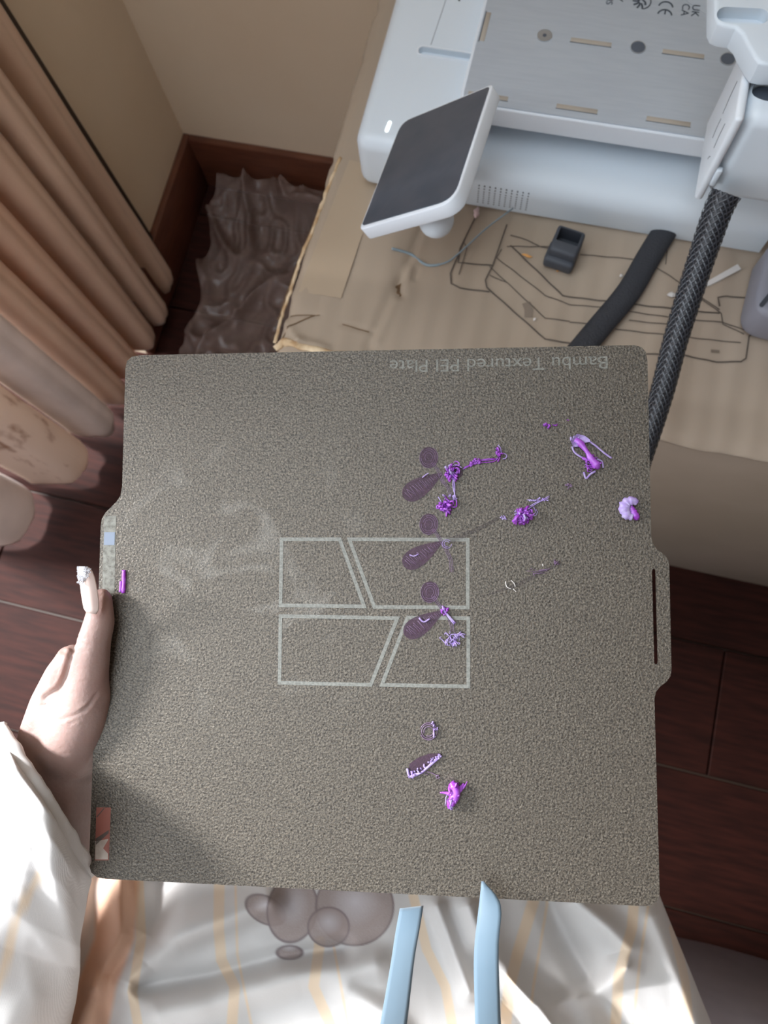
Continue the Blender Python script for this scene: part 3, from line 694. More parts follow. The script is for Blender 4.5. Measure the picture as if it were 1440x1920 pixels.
# printed plastic residue on the plate (things resting on it, built in the plate's frame)
def ptag(name, label, cat, px, py, group=None):
    p = ORG + ROT @ PL(px, py, 0.0); o = thing(name, label, cat, p, ROT, group); o['_o'] = 0; del o['_o']
    o_off = PL(px, py, 0.0)
    return o, o_off
def padd(name, V, Fc, m, th_, smooth=True):
    o, off = th_
    me = mesh_ob(name, [Vector(v) - off for v in V], Fc, m, smooth=smooth); me.parent = o
    return me
def film(V, Fc, px, h=0.00005, t=0.00025):
    """flat first-layer film with closed outline"""
    P = [PL(a, b, h) for a, b in px]; b0 = len(V); n = len(P); V += P; V += [p + Vector((0, 0, t)) for p in P]
    Fc.append(tuple(b0 + n + i for i in range(n))[::-1]); Fc += [(b0 + i, b0 + (i + 1) % n, b0 + n + (i + 1) % n, b0 + n + i) for i in range(n)]
def ell(cx_, cy_, rx, ry, ang=0, n=28, a0=0, a1=2 * math.pi, closed=True):
    out_ = []
    for k in range(n if closed else n + 1):
        t = a0 + (a1 - a0) * k / n; x = rx * math.cos(t); y_ = ry * math.sin(t)
        out_.append((cx_ + x * math.cos(ang) - y_ * math.sin(ang), cy_ + x * math.sin(ang) + y_ * math.cos(ang)))
    return out_
def wires(V, Fc, polys, r=0.00022, h=0.0003, sides=5, lift=None):
    for pl in polys:
        n = len(pl)
        if n < 2: continue
        pp = [PL(a, b, (h + (lift[i] if lift else 0))) for i, (a, b) in enumerate(pl)]
        tube_into(V, Fc, catmull(pp, 3) if n < 12 else pp, r, sides)
def teardrop(cx_, cy_, L, wd, ang, n=32):
    pts = []
    for k in range(n):
        t = 2 * pi * k / n; x = math.cos(t); y_ = math.sin(t) * (0.62 - 0.38 * x)
        x *= L / 2; y_ *= wd / 1.35
        pts.append((cx_ + x * math.cos(ang) - y_ * math.sin(ang), cy_ + x * math.sin(ang) + y_ * math.cos(ang)))
    return pts
def sprig(label, rx, ry, lx, ly, stem, tail, extra_film=None):
    t = ptag('printed_sprig', label, 'plastic residue', lx, ly, None)
    V, Fc = [], []; film(V, Fc, ell(rx, ry, 17, 20)); padd('round_leaf', V, Fc, m_film, t, False)
    V, Fc = [], []
    for q in (17, 14, 11, 7): wires(V, Fc, [ell(rx, ry, q, q * 1.16, 0.1, 26, 0.3 * q, 0.3 * q + 5.2, False)], 0.00010, 0.00035)
    padd('ridge', V, Fc, m_ridge, t)
    ang = math.radians(-32)
    V, Fc = [], []; film(V, Fc, teardrop(lx, ly, 86, 36, ang)); padd('long_leaf', V, Fc, m_film, t, False)
    V, Fc = [], []
    for k in range(17):
        s_ = -34 + k * 4.3; hw = 15 * (1 - max(0, (s_ + 10) / 52) ** 1.3) * (1 if s_ > -28 else 0.75)
        ax_, ay_ = lx + s_ * math.cos(ang), ly + s_ * math.sin(ang); tx, ty = -math.sin(ang - 0.25), math.cos(ang - 0.25)
        wires(V, Fc, [[(ax_ - tx * hw * random.uniform(.4, 1), ay_ - ty * hw * random.uniform(.4, 1)), (ax_ + tx * hw * random.uniform(.5, 1), ay_ + ty * hw * random.uniform(.5, 1))]], 0.00011, 0.00035)
    padd('ridge', V, Fc, m_ridge, t)
    V, Fc = [], []
    for o_ in (-3, 0, 3): wires(V, Fc, [[(a + o_, b) for a, b in stem]], 0.00011, 0.0003)
    if tail:
        for o_ in (-3, 0, 3): wires(V, Fc, [[(a + o_, b) for a, b in tail]], 0.00011, 0.0003)
    padd('stem', V, Fc, m_ridge, t)
    return t
def clump(V, Fc, cx_, cy_, rx, ry, n, r=0.0003, hmax=0.004, seed=1, steps=7):
    rnd = random.Random(seed); lobes = [(rnd.uniform(-.45, .45), rnd.uniform(-.45, .45), rnd.uniform(.25, .6)) for _ in range(4)]
    for q in range(n):
        lx_, ly_, ls = rnd.choice(lobes); x, y_ = lx_ + rnd.gauss(0, ls * .5), ly_ + rnd.gauss(0, ls * .5)
        a = rnd.uniform(0, 2 * pi); h = rnd.uniform(0, .7) * (1 - min(1, math.hypot(x, y_))); pl, lf = [], []
        st = rnd.uniform(.12, .26) * (1.6 if q % 7 == 0 else 1); curl = rnd.gauss(0, .35)
        for k in range(steps):
            a += curl + rnd.gauss(0, .35) + (pi * .85 if rnd.random() < .16 else 0); x += math.cos(a) * st; y_ += math.sin(a) * st
            if x * x + y_ * y_ > (1.5 if q % 7 == 0 else .9): a = math.atan2(-y_, -x) + rnd.gauss(0, .5)
            h = min(1, max(0, h + rnd.gauss(0, .22))); pl.append((cx_ + x * rx, cy_ + y_ * ry)); lf.append(h * hmax)
        pp = [PL(a_, b_, 0.0004 + l) for (a_, b_), l in zip(pl, lf)]
        rb = r * rnd.uniform(.6, 1.7); path = catmull(pp, 2)
        tube_into(V, Fc, path, [rb * (0.35 + 0.9 * math.sin(pi * (i + .5) / len(path))) for i in range(len(path))], 5)

s1 = sprig('flat purple plant print on the plate, uppermost, with two bright clumps', 804, 858, 793, 910, [(812, 868), (826, 890), (832, 908)], [(828, 900), (842, 918), (845, 940)])
V, Fc = [], []; clump(V, Fc, 848, 886, 12, 14, 26, 0.00035, 0.003, 2); padd('clump', V, Fc, m_purp, s1)
V, Fc = [], []; clump(V, Fc, 846, 882, 11, 13, 10, 0.0003, 0.0036, 102); padd('torn_fibre', V, Fc, m_lilac, s1)
V, Fc = [], []; clump(V, Fc, 840, 943, 13, 15, 9, 0.00028, 0.0045, 103, 5); padd('torn_fibre', V, Fc, m_lilac, s1)
V, Fc = [], []; clump(V, Fc, 840, 946, 14, 14, 34, 0.00035, 0.004, 3); padd('clump', V, Fc, m_purp, s1)
V, Fc = [], []; wires(V, Fc, [[(851, 898), (853, 915), (852, 930), (850, 945)], [(850, 897), (850, 915), (855, 935)], [(845, 876), (856, 872), (866, 878)], [(792, 896), (800, 890), (804, 888)], [(822, 932), (828, 942)]], 0.0003, 0.0012); padd('loose_strand', V, Fc, m_lilac, s1)
V, Fc = [], []; film(V, Fc, ell(858, 885, 10, 12)); padd('flat_ring', V, Fc, m_film, s1, False)
s2 = sprig('flat purple plant print on the plate without bright clumps, second from the top', 804, 983, 793, 1038, [(812, 992), (826, 1012), (836, 1030)], [(836, 1030), (845, 1050), (847, 1073)])
V, Fc = [], []; wires(V, Fc, [[(768, 1040), (776, 1043), (785, 1039)]], 0.0003, 0.0006); wires(V, Fc, [ell(838, 1020, 9, 8, 0, 20, 0, 5.6, False), ell(838, 1020, 5, 5, 0, 16, 1, 6, False)], 0.00012, 0.0004); padd('loose_strand', V, Fc, m_lilac, s2)
V, Fc = [], []; film(V, Fc, [(836, 1010), (868, 1000), (905, 984), (930, 970), (940, 971), (910, 990), (872, 1008), (842, 1020)]); padd('dark_streak', V, Fc, m_film2, s2, False)
s3 = sprig('flat purple plant print on the plate, third from the top, with one tangled ball', 806, 1110, 795, 1168, [(812, 1118), (826, 1138), (836, 1152)], [(836, 1150), (846, 1168), (848, 1185)])
V, Fc = [], []; clump(V, Fc, 847, 1197, 16, 15, 30, 0.00022, 0.002, 5); padd('tangled_ball', V, Fc, m_lilac, s3)
V, Fc = [], []; wires(V, Fc, [[(830, 1140), (838, 1152), (852, 1170)], [(832, 1143), (842, 1155), (854, 1168)], [(786, 1158), (795, 1166), (806, 1160)], [(830, 1136), (836, 1150), (846, 1158)]], 0.00045, 0.001); padd('loose_strand', V, Fc, m_lilac, s3)
V, Fc = [], []; clump(V, Fc, 833, 1146, 6, 8, 10, 0.0003, 0.002, 6); padd('clump', V, Fc, m_purp, s3)

t = ptag('plastic_ring', 'small pale purple ring stuck on the plate below the emblem', 'plastic residue', 804, 1371)
V, Fc = [], []
for q in (16, 13, 9): wires(V, Fc, [ell(804, 1371, q, q, 0, 26, q, q + 5.6, False)], 0.00022, 0.0004)
padd('ring_ridge', V, Fc, m_ridge, t)
V, Fc = [], []; clump(V, Fc, 816, 1366, 5, 12, 9, 0.00028, 0.0018, 8); padd('clump', V, Fc, m_lilac, t)
t = ptag('plastic_leaf', 'half scraped purple leaf with a frayed lilac rim below the small ring', 'plastic residue', 796, 1435)
V, Fc = [], []; film(V, Fc, [(766, 1446), (768, 1432), (785, 1420), (805, 1413), (826, 1412), (820, 1424), (802, 1440), (784, 1452), (770, 1458)], t=0.0004); padd('leaf_film', V, Fc, m_film, t, False)
V, Fc = [], []; wires(V, Fc, [[(764, 1440), (768, 1455), (776, 1452), (790, 1448), (802, 1438), (814, 1428), (828, 1416)], [(770, 1456), (786, 1450), (800, 1440), (826, 1414)], [(772, 1445), (775, 1458)]], 0.0006, 0.0008)
for k in range(10): clump(V, Fc, 768 + k * 6, 1454 - k * 4, 4, 4, 3, 0.0003, 0.002, 20 + k, 5)
padd('frayed_rim', V, Fc, m_lilac, t)
V, Fc = [], []; wires(V, Fc, [[(800, 1446), (812, 1450), (824, 1456)], [(796, 1450), (803, 1452)], ell(821, 1456, 3, 3, 0, 10, 0, 6, True)], 0.00022, 0.0004); padd('tail', V, Fc, m_ridge, t)

def blobmesh(V, Fc, pts, r, hgt, seed):
    """lumpy thick strand"""
    pp = catmull([PL(a, b, hgt * 0.5 + h) for a, b, h in pts], 5); rr = []
    for i, p in enumerate(pp):
        u = i / (len(pp) - 1) * (len(r) - 1); k = min(int(u), len(r) - 2); rr.append((r[k] * (1 - u + k) + r[k + 1] * (u - k)) * (1 + 0.35 * noise.noise(Vector((i * 0.7, seed, 0)))))
    tube_into(V, Fc, pp, rr, 9, 0.7)
t = ptag('plastic_scrap', 'vivid purple star-shaped scrap lowest on the plate', 'scrap', 849, 1490)
V, Fc = [], []; blobmesh(V, Fc, [(846, 1466, 0), (852, 1474, .001), (854, 1488, .0015), (846, 1502, .001), (842, 1514, 0)], [0.0016, 0.0024, 0.0022, 0.0022, 0.0008], 0.003, 1)
blobmesh(V, Fc, [(854, 1482, .001), (862, 1478, .001), (870, 1468, 0)], [0.0018, 0.0014, 0.0004], 0.002, 2); blobmesh(V, Fc, [(850, 1490, .001), (838, 1486, .0), (825, 1485, 0)], [0.0014, 0.0007, 0.0003], 0.002, 3)
blobmesh(V, Fc, [(862, 1480, .001), (870, 1474, .001), (876, 1464, 0)], [0.0006, 0.0004, 0.0002], 0.002, 3)
clump(V, Fc, 850, 1486, 12, 18, 16, 0.0003, 0.004, 40); padd('scrap_body', V, Fc, m_purp, t)
V, Fc = [], []; clump(V, Fc, 845, 1490, 12, 20, 8, 0.0003, 0.005, 41, 6); padd('torn_fibre', V, Fc, m_lilac, t)

t = ptag('plastic_strand', 'knotted purple strand running right from the uppermost plant print', 'plastic residue', 905, 862)
V, Fc = [], []; clump(V, Fc, 936, 852, 6, 11, 16, 0.0003, 0.003, 50); clump(V, Fc, 893, 866, 9, 5, 12, 0.00028, 0.002, 51); clump(V, Fc, 882, 871, 8, 4, 6, 0.0002, 0.001, 52)
wires(V, Fc, [[(868, 880), (884, 872), (898, 865), (915, 863), (930, 861)], [(870, 877), (890, 868), (906, 862), (928, 860)], [(880, 874), (900, 868), (925, 866), (934, 858)]], 0.00025, 0.0006); padd('strand', V, Fc, m_purp, t)
V, Fc = [], []; wires(V, Fc, [[(933, 835), (938, 840), (940, 850)], ell(944, 856, 6, 5, 0, 12, -1.8, 1.8, False)], 0.0003, 0.001); padd('loose_end', V, Fc, m_lilac, t)

t = ptag('plastic_scrap', 'bright purple tangled lump right of the emblem top, trailing thin strands', 'scrap', 980, 968)
V, Fc = [], []; clump(V, Fc, 979, 968, 15, 14, 55, 0.0004, 0.005, 60); padd('lump', V, Fc, m_purp, t)
V, Fc = [], []; clump(V, Fc, 978, 966, 16, 15, 12, 0.0003, 0.006, 104, 5); padd('torn_fibre', V, Fc, m_lilac, t)
V, Fc = [], []; wires(V, Fc, [[(985, 956), (1000, 945), (1015, 938), (1030, 930)], [(990, 955), (1008, 943), (1030, 933)], [(995, 972), (1003, 962), (1006, 955)], [(1004, 958), (1000, 950)], [(942, 970), (946, 974)], [(998, 968), (1005, 966), (1008, 958)]], 0.00022, 0.0007)
clump(V, Fc, 1012, 938, 16, 5, 10, 0.00016, 0.001, 61); clump(V, Fc, 943, 971, 5, 4, 6, 0.0002, 0.001, 62); padd('loose_strand', V, Fc, m_lilac, t)

t = ptag('plastic_scrap', 'long twisted lilac scrap near the upper right of the plate', 'scrap', 1103, 850)
V, Fc = [], []; blobmesh(V, Fc, [(1078, 826, 0), (1086, 832, .001), (1098, 848, .0015), (1106, 862, .002), (1116, 874, .002), (1122, 878, 0)], [0.0014, 0.0016, 0.0010, 0.0015, 0.0021, 0.0008], 0.003, 5)
clump(V, Fc, 1110, 868, 14, 13, 22, 0.0003, 0.004, 70); padd('scrap_body', V, Fc, m_purp, t)
V, Fc = [], []; P_ = [(1070, 828), (1080, 815), (1094, 818), (1104, 825), (1106, 830), (1092, 832), (1086, 838), (1074, 840)]
film(V, Fc, P_, h=0.001, t=0.0012); wires(V, Fc, [[(1072, 838), (1076, 848), (1086, 856), (1098, 862)], [(1104, 828), (1118, 838), (1132, 850), (1146, 860)], [(1118, 862), (1128, 866), (1130, 878)], [(1116, 884), (1106, 890), (1098, 898), (1094, 886)]], 0.0005, 0.0012)
clump(V, Fc, 1080, 828, 10, 10, 14, 0.0003, 0.002, 71); padd('scraped_flap', V, Fc, m_lilac, t)

t = ptag('plastic_curl', 'curled white and magenta scrap by the right edge of the plate', 'scrap', 1180, 956)
V, Fc = [], []; blobmesh(V, Fc, [(1192, 944, .001), (1184, 940, .0015), (1173, 944, .001), (1169, 955, .001), (1174, 966, .001), (1184, 970, .001)], [0.0014, 0.0020, 0.0026, 0.0028, 0.0024, 0.0016], 0.003, 7); padd('curl', V, Fc, m_lilac, t)
V, Fc = [], []; blobmesh(V, Fc, [(1180, 950, .001), (1184, 958, .001), (1190, 968, .001), (1195, 974, 0)], [0.0010, 0.0016, 0.0018, 0.0008], 0.003, 8); clump(V, Fc, 1190, 968, 6, 7, 8, 0.00028, 0.003, 73); padd('magenta_tip', V, Fc, m_purp, t)

t = ptag('plastic_crumb', 'small purple crumb nearest the top edge of the plate', 'crumb', 1026, 799)
V, Fc = [], []; clump(V, Fc, 1025, 799, 5, 5, 12, 0.0003, 0.002, 80); clump(V, Fc, 1039, 797, 4, 3, 5, 0.0002, 0.001, 81); clump(V, Fc, 1066, 788, 3, 2, 3, 0.0002, 0.001, 82, 4); padd('crumb_fibre', V, Fc, m_purp, t)
t = ptag('plastic_crumb', 'dull purple dot between the twisted scrap and the bright lump', 'crumb', 1068, 912)
V, Fc = [], []; clump(V, Fc, 1067, 912, 6, 5, 9, 0.0002, 0.001, 83); padd('crumb_fibre', V, Fc, m_ridge, t)
t = ptag('plastic_strand', 'faint dotted purple strand right of the emblem, ending in small hooks', 'plastic residue', 1000, 1075)
V, Fc = [], []; film(V, Fc, [(890, 1122), (930, 1108), (970, 1092), (1010, 1072), (1050, 1052), (1052, 1057), (1012, 1080), (972, 1100), (930, 1112)], t=0.0001); padd('dark_streak', V, Fc, m_film2, t, False)
V, Fc = [], []; clump(V, Fc, 1043, 1055, 7, 5, 9, 0.0002, 0.001, 84); clump(V, Fc, 1010, 1072, 26, 7, 12, 0.00010, 0.0006, 85); padd('strand_fibre', V, Fc, m_ridge, t)
V, Fc = [], []; wires(V, Fc, [[(948, 1090), (950, 1100), (958, 1104)], [(958, 1088), (964, 1094), (966, 1100)], [(1017, 1057), (1018, 1062)], [(962, 1104), (968, 1110)]], 0.0002, 0.0006); padd('hook', V, Fc, m_pale, t)
t = ptag('plastic_strip', 'short upright purple strip at the left edge of the plate near the thumb', 'plastic residue', 232, 1090)
V, Fc = [], []; blobmesh(V, Fc, [(233, 1069, 0), (233, 1090, 0), (232, 1112, 0)], [0.0010, 0.0011, 0.0010], 0.0008, 9); blobmesh(V, Fc, [(227, 1090, 0), (227, 1100, 0), (226, 1110, 0)], [0.0007, 0.0008, 0.0007], 0.0006, 10); padd('strip_body', V, Fc, m_purp, t)

# ------------------------------------------------------------ person: hand, forearm, dress
def pdepth(px, py):
    r = M @ ray(px, py); return (ORG - CAM).dot(EN) / r.dot(EN)
def spheres_mesh(chains):
    V, Fc = [], []; U, Vn = 14, 9
    for ch_ in chains:
        pts = [(D(a, b, c), r) for a, b, c, r in ch_]
        for (p0, r0), (p1, r1) in zip(pts[:-1], pts[1:]):
            n = max(2, int((p1 - p0).length / (min(r0, r1) * 0.22)))
            for k in range(n + 1):
                t = k / n; p = p0.lerp(p1, t); r = r0 + (r1 - r0) * t; b0 = len(V)
                for j in range(Vn + 1):
                    ph = pi * j / Vn
                    for i in range(U): V.append(p + Vector((math.sin(ph) * math.cos(2 * pi * i / U), math.sin(ph) * math.sin(2 * pi * i / U), math.cos(ph))) * r)
                for j in range(Vn):
                    for i in range(U): Fc.append((b0 + j * U + i, b0 + (j + 1) * U + i, b0 + (j + 1) * U + (i + 1) % U, b0 + j * U + (i + 1) % U))
    return V, Fc
chains = []
# thumb, lying on the plate edge
pd = lambda a, b: pdepth(a, b)
chains.append([(191, 1122, pd(191, 1122) - 0.0056, 0.0052), (188, 1142, pd(188, 1142) - 0.0066, 0.0064), (186, 1168, pd(186, 1168) - 0.0080, 0.0075), (177, 1200, pd(177, 1200) - 0.0085, 0.0080),
               (172, 1232, 0.372, 0.0088), (168, 1262, 0.373, 0.0092), (163, 1300, 0.375, 0.0108), (155, 1345, 0.379, 0.0130), (135, 1400, 0.386, 0.0165)])
chains.append([(178, 1300, 0.375, 0.0076), (168, 1345, 0.381, 0.0105), (150, 1400, 0.388, 0.0140)])
# index side of the hand, thumb web
chains.append([(133, 1238, 0.392, 0.0075), (116, 1268, 0.392, 0.0090), (98, 1320, 0.393, 0.0112), (84, 1385, 0.394, 0.0135), (92, 1450, 0.398, 0.0160)])
chains.append([(150, 1300, 0.388, 0.009), (125, 1350, 0.389, 0.0135), (112, 1420, 0.394, 0.0175)])
# palm under the plate
for (a, b) in [((150, 1285), (115, 1430)), ((185, 1330), (130, 1440)), ((210, 1385), (140, 1450))]:
    chains.append([(a[0], a[1], pd(*a) + 0.0165, 0.011), (b[0], b[1], 0.404, 0.0165)])
# fingers behind the plate, curled up against its back
for (kx, ky, ln, r, dy) in [(140, 1240, 200, 0.0072, -25), (165, 1285, 225, 0.0075, -15), (190, 1335, 205, 0.0072, 0), (205, 1385, 160, 0.0062, 12)]:
    x2, x3, x4 = kx + ln * 0.42, kx + ln * 0.75, kx + ln
    chains.append([(kx - 6, ky, pd(kx, ky) + 0.015, r * 1.2), (x2, ky + dy * .4, pd(x2, ky) + 0.020, r * 1.05), (x3, ky + dy * .8, pd(x3, ky) + 0.013, r * .95), (x4, ky + dy, pd(x4, ky) + r * .85 + 0.001, r * .85)])
# wrist and forearm into the sleeve
chains.append([(112, 1420, 0.395, 0.0180), (122, 1480, 0.400, 0.0185), (112, 1560, 0.405, 0.020), (70, 1720, 0.420, 0.025), (10, 1960, 0.44, 0.032), (-60, 2250, 0.45, 0.040)])
chains.append([(85, 1430, 0.398, 0.0155), (84, 1500, 0.402, 0.0180), (70, 1580, 0.41, 0.022)])
V, Fc = spheres_mesh(chains)
body = mesh_ob('person', V, Fc, m_skin)
md = body.modifiers.new('r', 'REMESH'); md.mode = 'VOXEL'; md.voxel_size = 0.0013; md.use_smooth_shade = True
md = body.modifiers.new('s', 'SMOOTH'); md.factor = 0.6; md.iterations = 14
bake(body)
# skin creases, real grooves
co = np.empty(len(body.data.vertices) * 3); body.data.vertices.foreach_get('co', co); co = co.reshape(-1, 3)
no = np.empty(len(body.data.vertices) * 3); body.data.vertices.foreach_get('normal', no); no = no.reshape(-1, 3)
rel = (co - np.array(CAM)) @ np.array(M); pxx = CX + F * rel[:, 0] / -rel[:, 2]; pyy = CY - F * rel[:, 1] / -rel[:, 2]
vis = (no @ np.array(M))[:, 2] > 0.0
dsp = np.zeros(len(co))
for pl, amp, wd in [([(148, 1193), (160, 1197), (170, 1200)], .00045, 2.2), ([(146, 1205), (158, 1211), (172, 1211)], .0004, 2.2), ([(150, 1219), (162, 1220)], .0003, 2),
                    ([(187, 1110), (185, 1130), (183, 1150)], .0007, 3), ([(136, 1220), (128, 1245), (122, 1268), (112, 1290), (84, 1308)], .0016, 4), ([(118, 1222), (130, 1226)], .0006, 3),
                    ([(180, 1302), (165, 1325), (140, 1342), (105, 1352)], .0007, 3.2), ([(172, 1318), (150, 1345), (130, 1358)], .0004, 3), ([(112, 1240), (126, 1243)], .0004, 2)]:
    dd = np.full(len(co), 1e9)
    for a, b in zip(pl[:-1], pl[1:]): dd = np.minimum(dd, seg_d(pxx, pyy, a, b))
    amp *= 0.7; dsp += amp * np.exp(-(dd / wd) ** 2) - amp * 0.45 * np.exp(-((dd - wd * 2.0) / wd) ** 2)
co -= no * (dsp * vis)[:, None]
body.data.vertices.foreach_set('co', co.ravel()); body.data.update()
tag(body, 'person in a cream striped dress holding the textured plate with the left hand', 'person')

# thumb nail with glitter tip
def nail_part(name, rows, m, parent, th_=0.0006, lift=0.0, arc=0.45):
    V, Fc = [], []; K = 12
    for (lx, ly, rx, ry, dep) in rows:
        a, b = D(lx, ly, dep), D(rx, ry, dep); n_ = (CAM - a).normalized(); wv = (b - a).length
        for k in range(K + 1):
            t = k / K; bul = math.sin(pi * t) * wv * arc * 0.5 + lift; V.append(a.lerp(b, t) + n_ * bul)
    for i in range(len(rows) - 1):
        for k in range(K): s = i * (K + 1) + k; Fc.append((s, s + 1, s + K + 2, s + K + 1))
    o = mesh_ob(name, V, Fc, m, None, smooth=True); md = o.modifiers.new('s', 'SOLIDIFY'); md.thickness = th_; md.offset = 0; bake(o); attach(o, parent); return o
rows = [(163, 1149, 180, 1151, 0.3640), (157.5, 1140, 185, 1143, 0.3640), (154.5, 1125, 185.5, 1128, 0.3620), (152.5, 1110, 183.5, 1112, 0.3605), (150.5, 1094, 181, 1097, 0.3590), (148.5, 1080, 177.5, 1082, 0.3578), (148, 1070, 173, 1071, 0.3570), (151, 1063.5, 166, 1063.5, 0.3567)]
nail = nail_part('fingernail', rows, m_nail, body); nail['label'] = 'long glossy nail'
g_ = nail_part('glitter_tip', [(149, 1090, 165, 1088, 0.3584), (147, 1080, 168, 1080, 0.3576), (146.5, 1070, 168, 1070, 0.3569), (150, 1062, 164, 1062.5, 0.3566)], m_glit, nail, 0.0009, 0.0007); g_['label'] = 'white glitter on the nail'
V, Fc = [], []; rnd = random.Random(4)
for k in range(160):
    a_, b_ = rnd.uniform(147, 170), rnd.uniform(1063, 1096)
    if (b_ - 1063) / 40 + (a_ - 147) / 40 > 0.95: continue
    if rnd.random() < 0.3: a_ = 147 + rnd.uniform(-2, 1.5)
    p = D(a_, b_, 0.3560 - 0.0015 * math.sin(pi * min(1, max(0, (a_ - 148) / 28))) ); s_ = rnd.uniform(0.0002, 0.0005); b0 = len(V)
    for dx, dy, dz in ((1, 0, 0), (-1, 0, 0), (0, 1, 0), (0, -1, 0), (0, 0, 1), (0, 0, -1)): V.append(p + Vector((dx, dy, dz)) * s_)
    for q in ((0, 2, 4), (2, 1, 4), (1, 3, 4), (3, 0, 4), (2, 0, 5), (1, 2, 5), (3, 1, 5), (0, 3, 5)): Fc.append(tuple(b0 + i for i in q))
fl = mesh_ob('glitter_flake', V, Fc, m_glit, nail); fl['kind'] = 'stuff'

# cloth material driven by a colour attribute: print plus a painted warm glow
m_cloth = bpy.data.materials.new('striped_cream_cloth'); m_cloth.use_nodes = True
nt = m_cloth.node_tree; N = nt.nodes; L = nt.links; b = N['Principled BSDF']
at = N.new('ShaderNodeAttribute'); at.attribute_name = 'dye_glow'; L.new(at.outputs['Color'], b.inputs['Base Color'])
tc = N.new('ShaderNodeTexCoord'); wv = N.new('ShaderNodeTexWave'); wv.inputs['Scale'].default_value = 700; wv.inputs['Distortion'].default_value = 2.0; wv.inputs['Detail'].default_value = 2
L.new(tc.outputs['Object'], wv.inputs['Vector']); bp = N.new('ShaderNodeBump'); bp.inputs['Strength'].default_value = 0.12; bp.inputs['Distance'].default_value = 0.0005
L.new(wv.outputs['Fac'], bp.inputs['Height']); L.new(bp.outputs[0], b.inputs['Normal'])
b.inputs['Roughness'].default_value = 0.85; b.inputs['Sheen Weight'].default_value = 0.25; b.inputs['Specular IOR Level'].default_value = 0.2
CREAM = np.array(rgb(200, 197, 194)[:3]); YEL = np.array(rgb(222, 192, 152)[:3]); WARM_GLOW = np.array(rgb(226, 176, 142)[:3]); TAUPE = np.array(rgb(152, 137, 132)[:3]); DARK = np.array(rgb(122, 110, 112)[:3]); PALE = np.array(rgb(206, 202, 206)[:3])
def poly_d(X, Y, pl):
    d = np.full(X.shape, 1e9)
    for a, b in zip(pl[:-1], pl[1:]): d = np.minimum(d, seg_d(X, Y, a, b))
    return d
def mixc(col, c, w_): return col * (1 - w_[..., None]) + c * w_[..., None]
def set_dye_glow(o, col):
    at_ = o.data.color_attributes.new('dye_glow', 'FLOAT_COLOR', 'POINT')
    a4 = np.concatenate([col.reshape(-1, 3), np.ones((col.reshape(-1, 3).shape[0], 1))], 1); at_.data.foreach_set('color', a4.ravel().astype(np.float32))
STR = [([(412, 1600), (410, 1740), (415, 1800), (440, 1850), (430, 1990)], 10), ([(440, 1600), (445, 1790), (485, 1990)], 2.2), ([(600, 1765), (588, 1850), (650, 1990)], 10), ([(625, 1770), (665, 1990)], 2.2),
       ([(785, 1600), (775, 1680), (800, 1780), (835, 1850), (860, 1990)], 9), ([(1008, 1600), (1000, 1690), (970, 1790), (955, 1850), (940, 1990)], 11), ([(1032, 1600), (1025, 1700), (1000, 1850), (985, 1990)], 2.5),
       ([(1195, 1600), (1185, 1740), (1160, 1830), (1150, 1990)], 10), ([(1215, 1700), (1200, 1800), (1180, 1990)], 2.5), ([(1262, 1740), (1285, 1840), (1300, 1990)], 8), ([(258, 1600), (265, 1760), (248, 1860), (270, 1990)], 9)]
def fbm(X, Y, s, seed): return np.array([noise.noise(Vector((x * s, y * s, seed))) for x, y in zip(X.ravel(), Y.ravel())]).reshape(X.shape)
NXD, NYD = 640, 250
ys = np.concatenate([np.linspace(1520, 1960, 200), np.linspace(1964, 2350, 51)]); right = np.interp(ys, [1520, 1640, 1700, 1815, 1930, 2010, 2350], [1200, 1222, 1245, 1292, 1338, 1372, 1480])
U_ = np.linspace(0, 1, NXD + 1)
PX = -120 + U_[None, :] * (right[:, None] + 120); PY = np.repeat(ys[:, None], NXD + 1, 1)
Zd = 0.675 + 0.05 * (PY - 1560) / 400
def fold(pl, amp, wd): 
    global Zd; d_ = poly_d(PX, PY, pl); Zd = Zd + amp * np.exp(-(d_ / wd) ** 2)
for pl, amp, wd in [([(235, 1850), (262, 1795), (330, 1755), (420, 1720), (500, 1690)], .018, 30), ([(262, 1850), (400, 1828), (520, 1795), (640, 1780)], -.012, 20), ([(300, 1900), (420, 1870), (560, 1830), (700, 1810)], .014, 34),
                    ([(880, 1700), (910, 1780), (960, 1850), (1030, 1930)], .022, 26), ([(900, 1790), (940, 1860), (990, 1940)], -.014, 18), ([(1080, 1690), (1140, 1740), (1180, 1780), (1170, 1810)], .016, 24),
                    ([(1030, 1690), (1060, 1760), (1110, 1850), (1180, 1960)], -.015, 26), ([(820, 1700), (850, 1780), (880, 1860)], .012, 16), ([(1230, 1720), (1290, 1860), (1320, 1960)], .008, 20),
                    ([(180, 1650), (170, 1760), (130, 1930)], -.014, 34), ([(300, 1660), (290, 1760), (215, 1830), (205, 1930)], -.016, 30), ([(220, 1650), (225, 1750), (180, 1850)], .008, 18), ([(1180, 1820), (1120, 1860), (1050, 1880)], .010, 20),
                    ([(950, 1830), (1010, 1880), (1060, 1950)], .016, 22), ([(650, 1860), (720, 1900), (760, 1960)], .01, 26)]:
    fold(pl, amp, wd)
Zd += 0.008 * fbm(PX, PY, 0.006, 3.0) + 0.001 * fbm(PX, PY, 0.02, 7.0)
edge = (right[:, None] - PX); Zd -= 0.04 * np.exp(-(edge / 14.0)) + 0.16 * np.exp(-(edge / 4.0)) + 0.22 * np.exp(-((PY - 1520) / 14.0))
col = np.broadcast_to(CREAM, PX.shape + (3,)).copy()
for pl, wd in STR: col = mixc(col, YEL, 0.6 * np.clip((wd - poly_d(PX, PY, pl)) / 2.5 + .5, 0, 1))
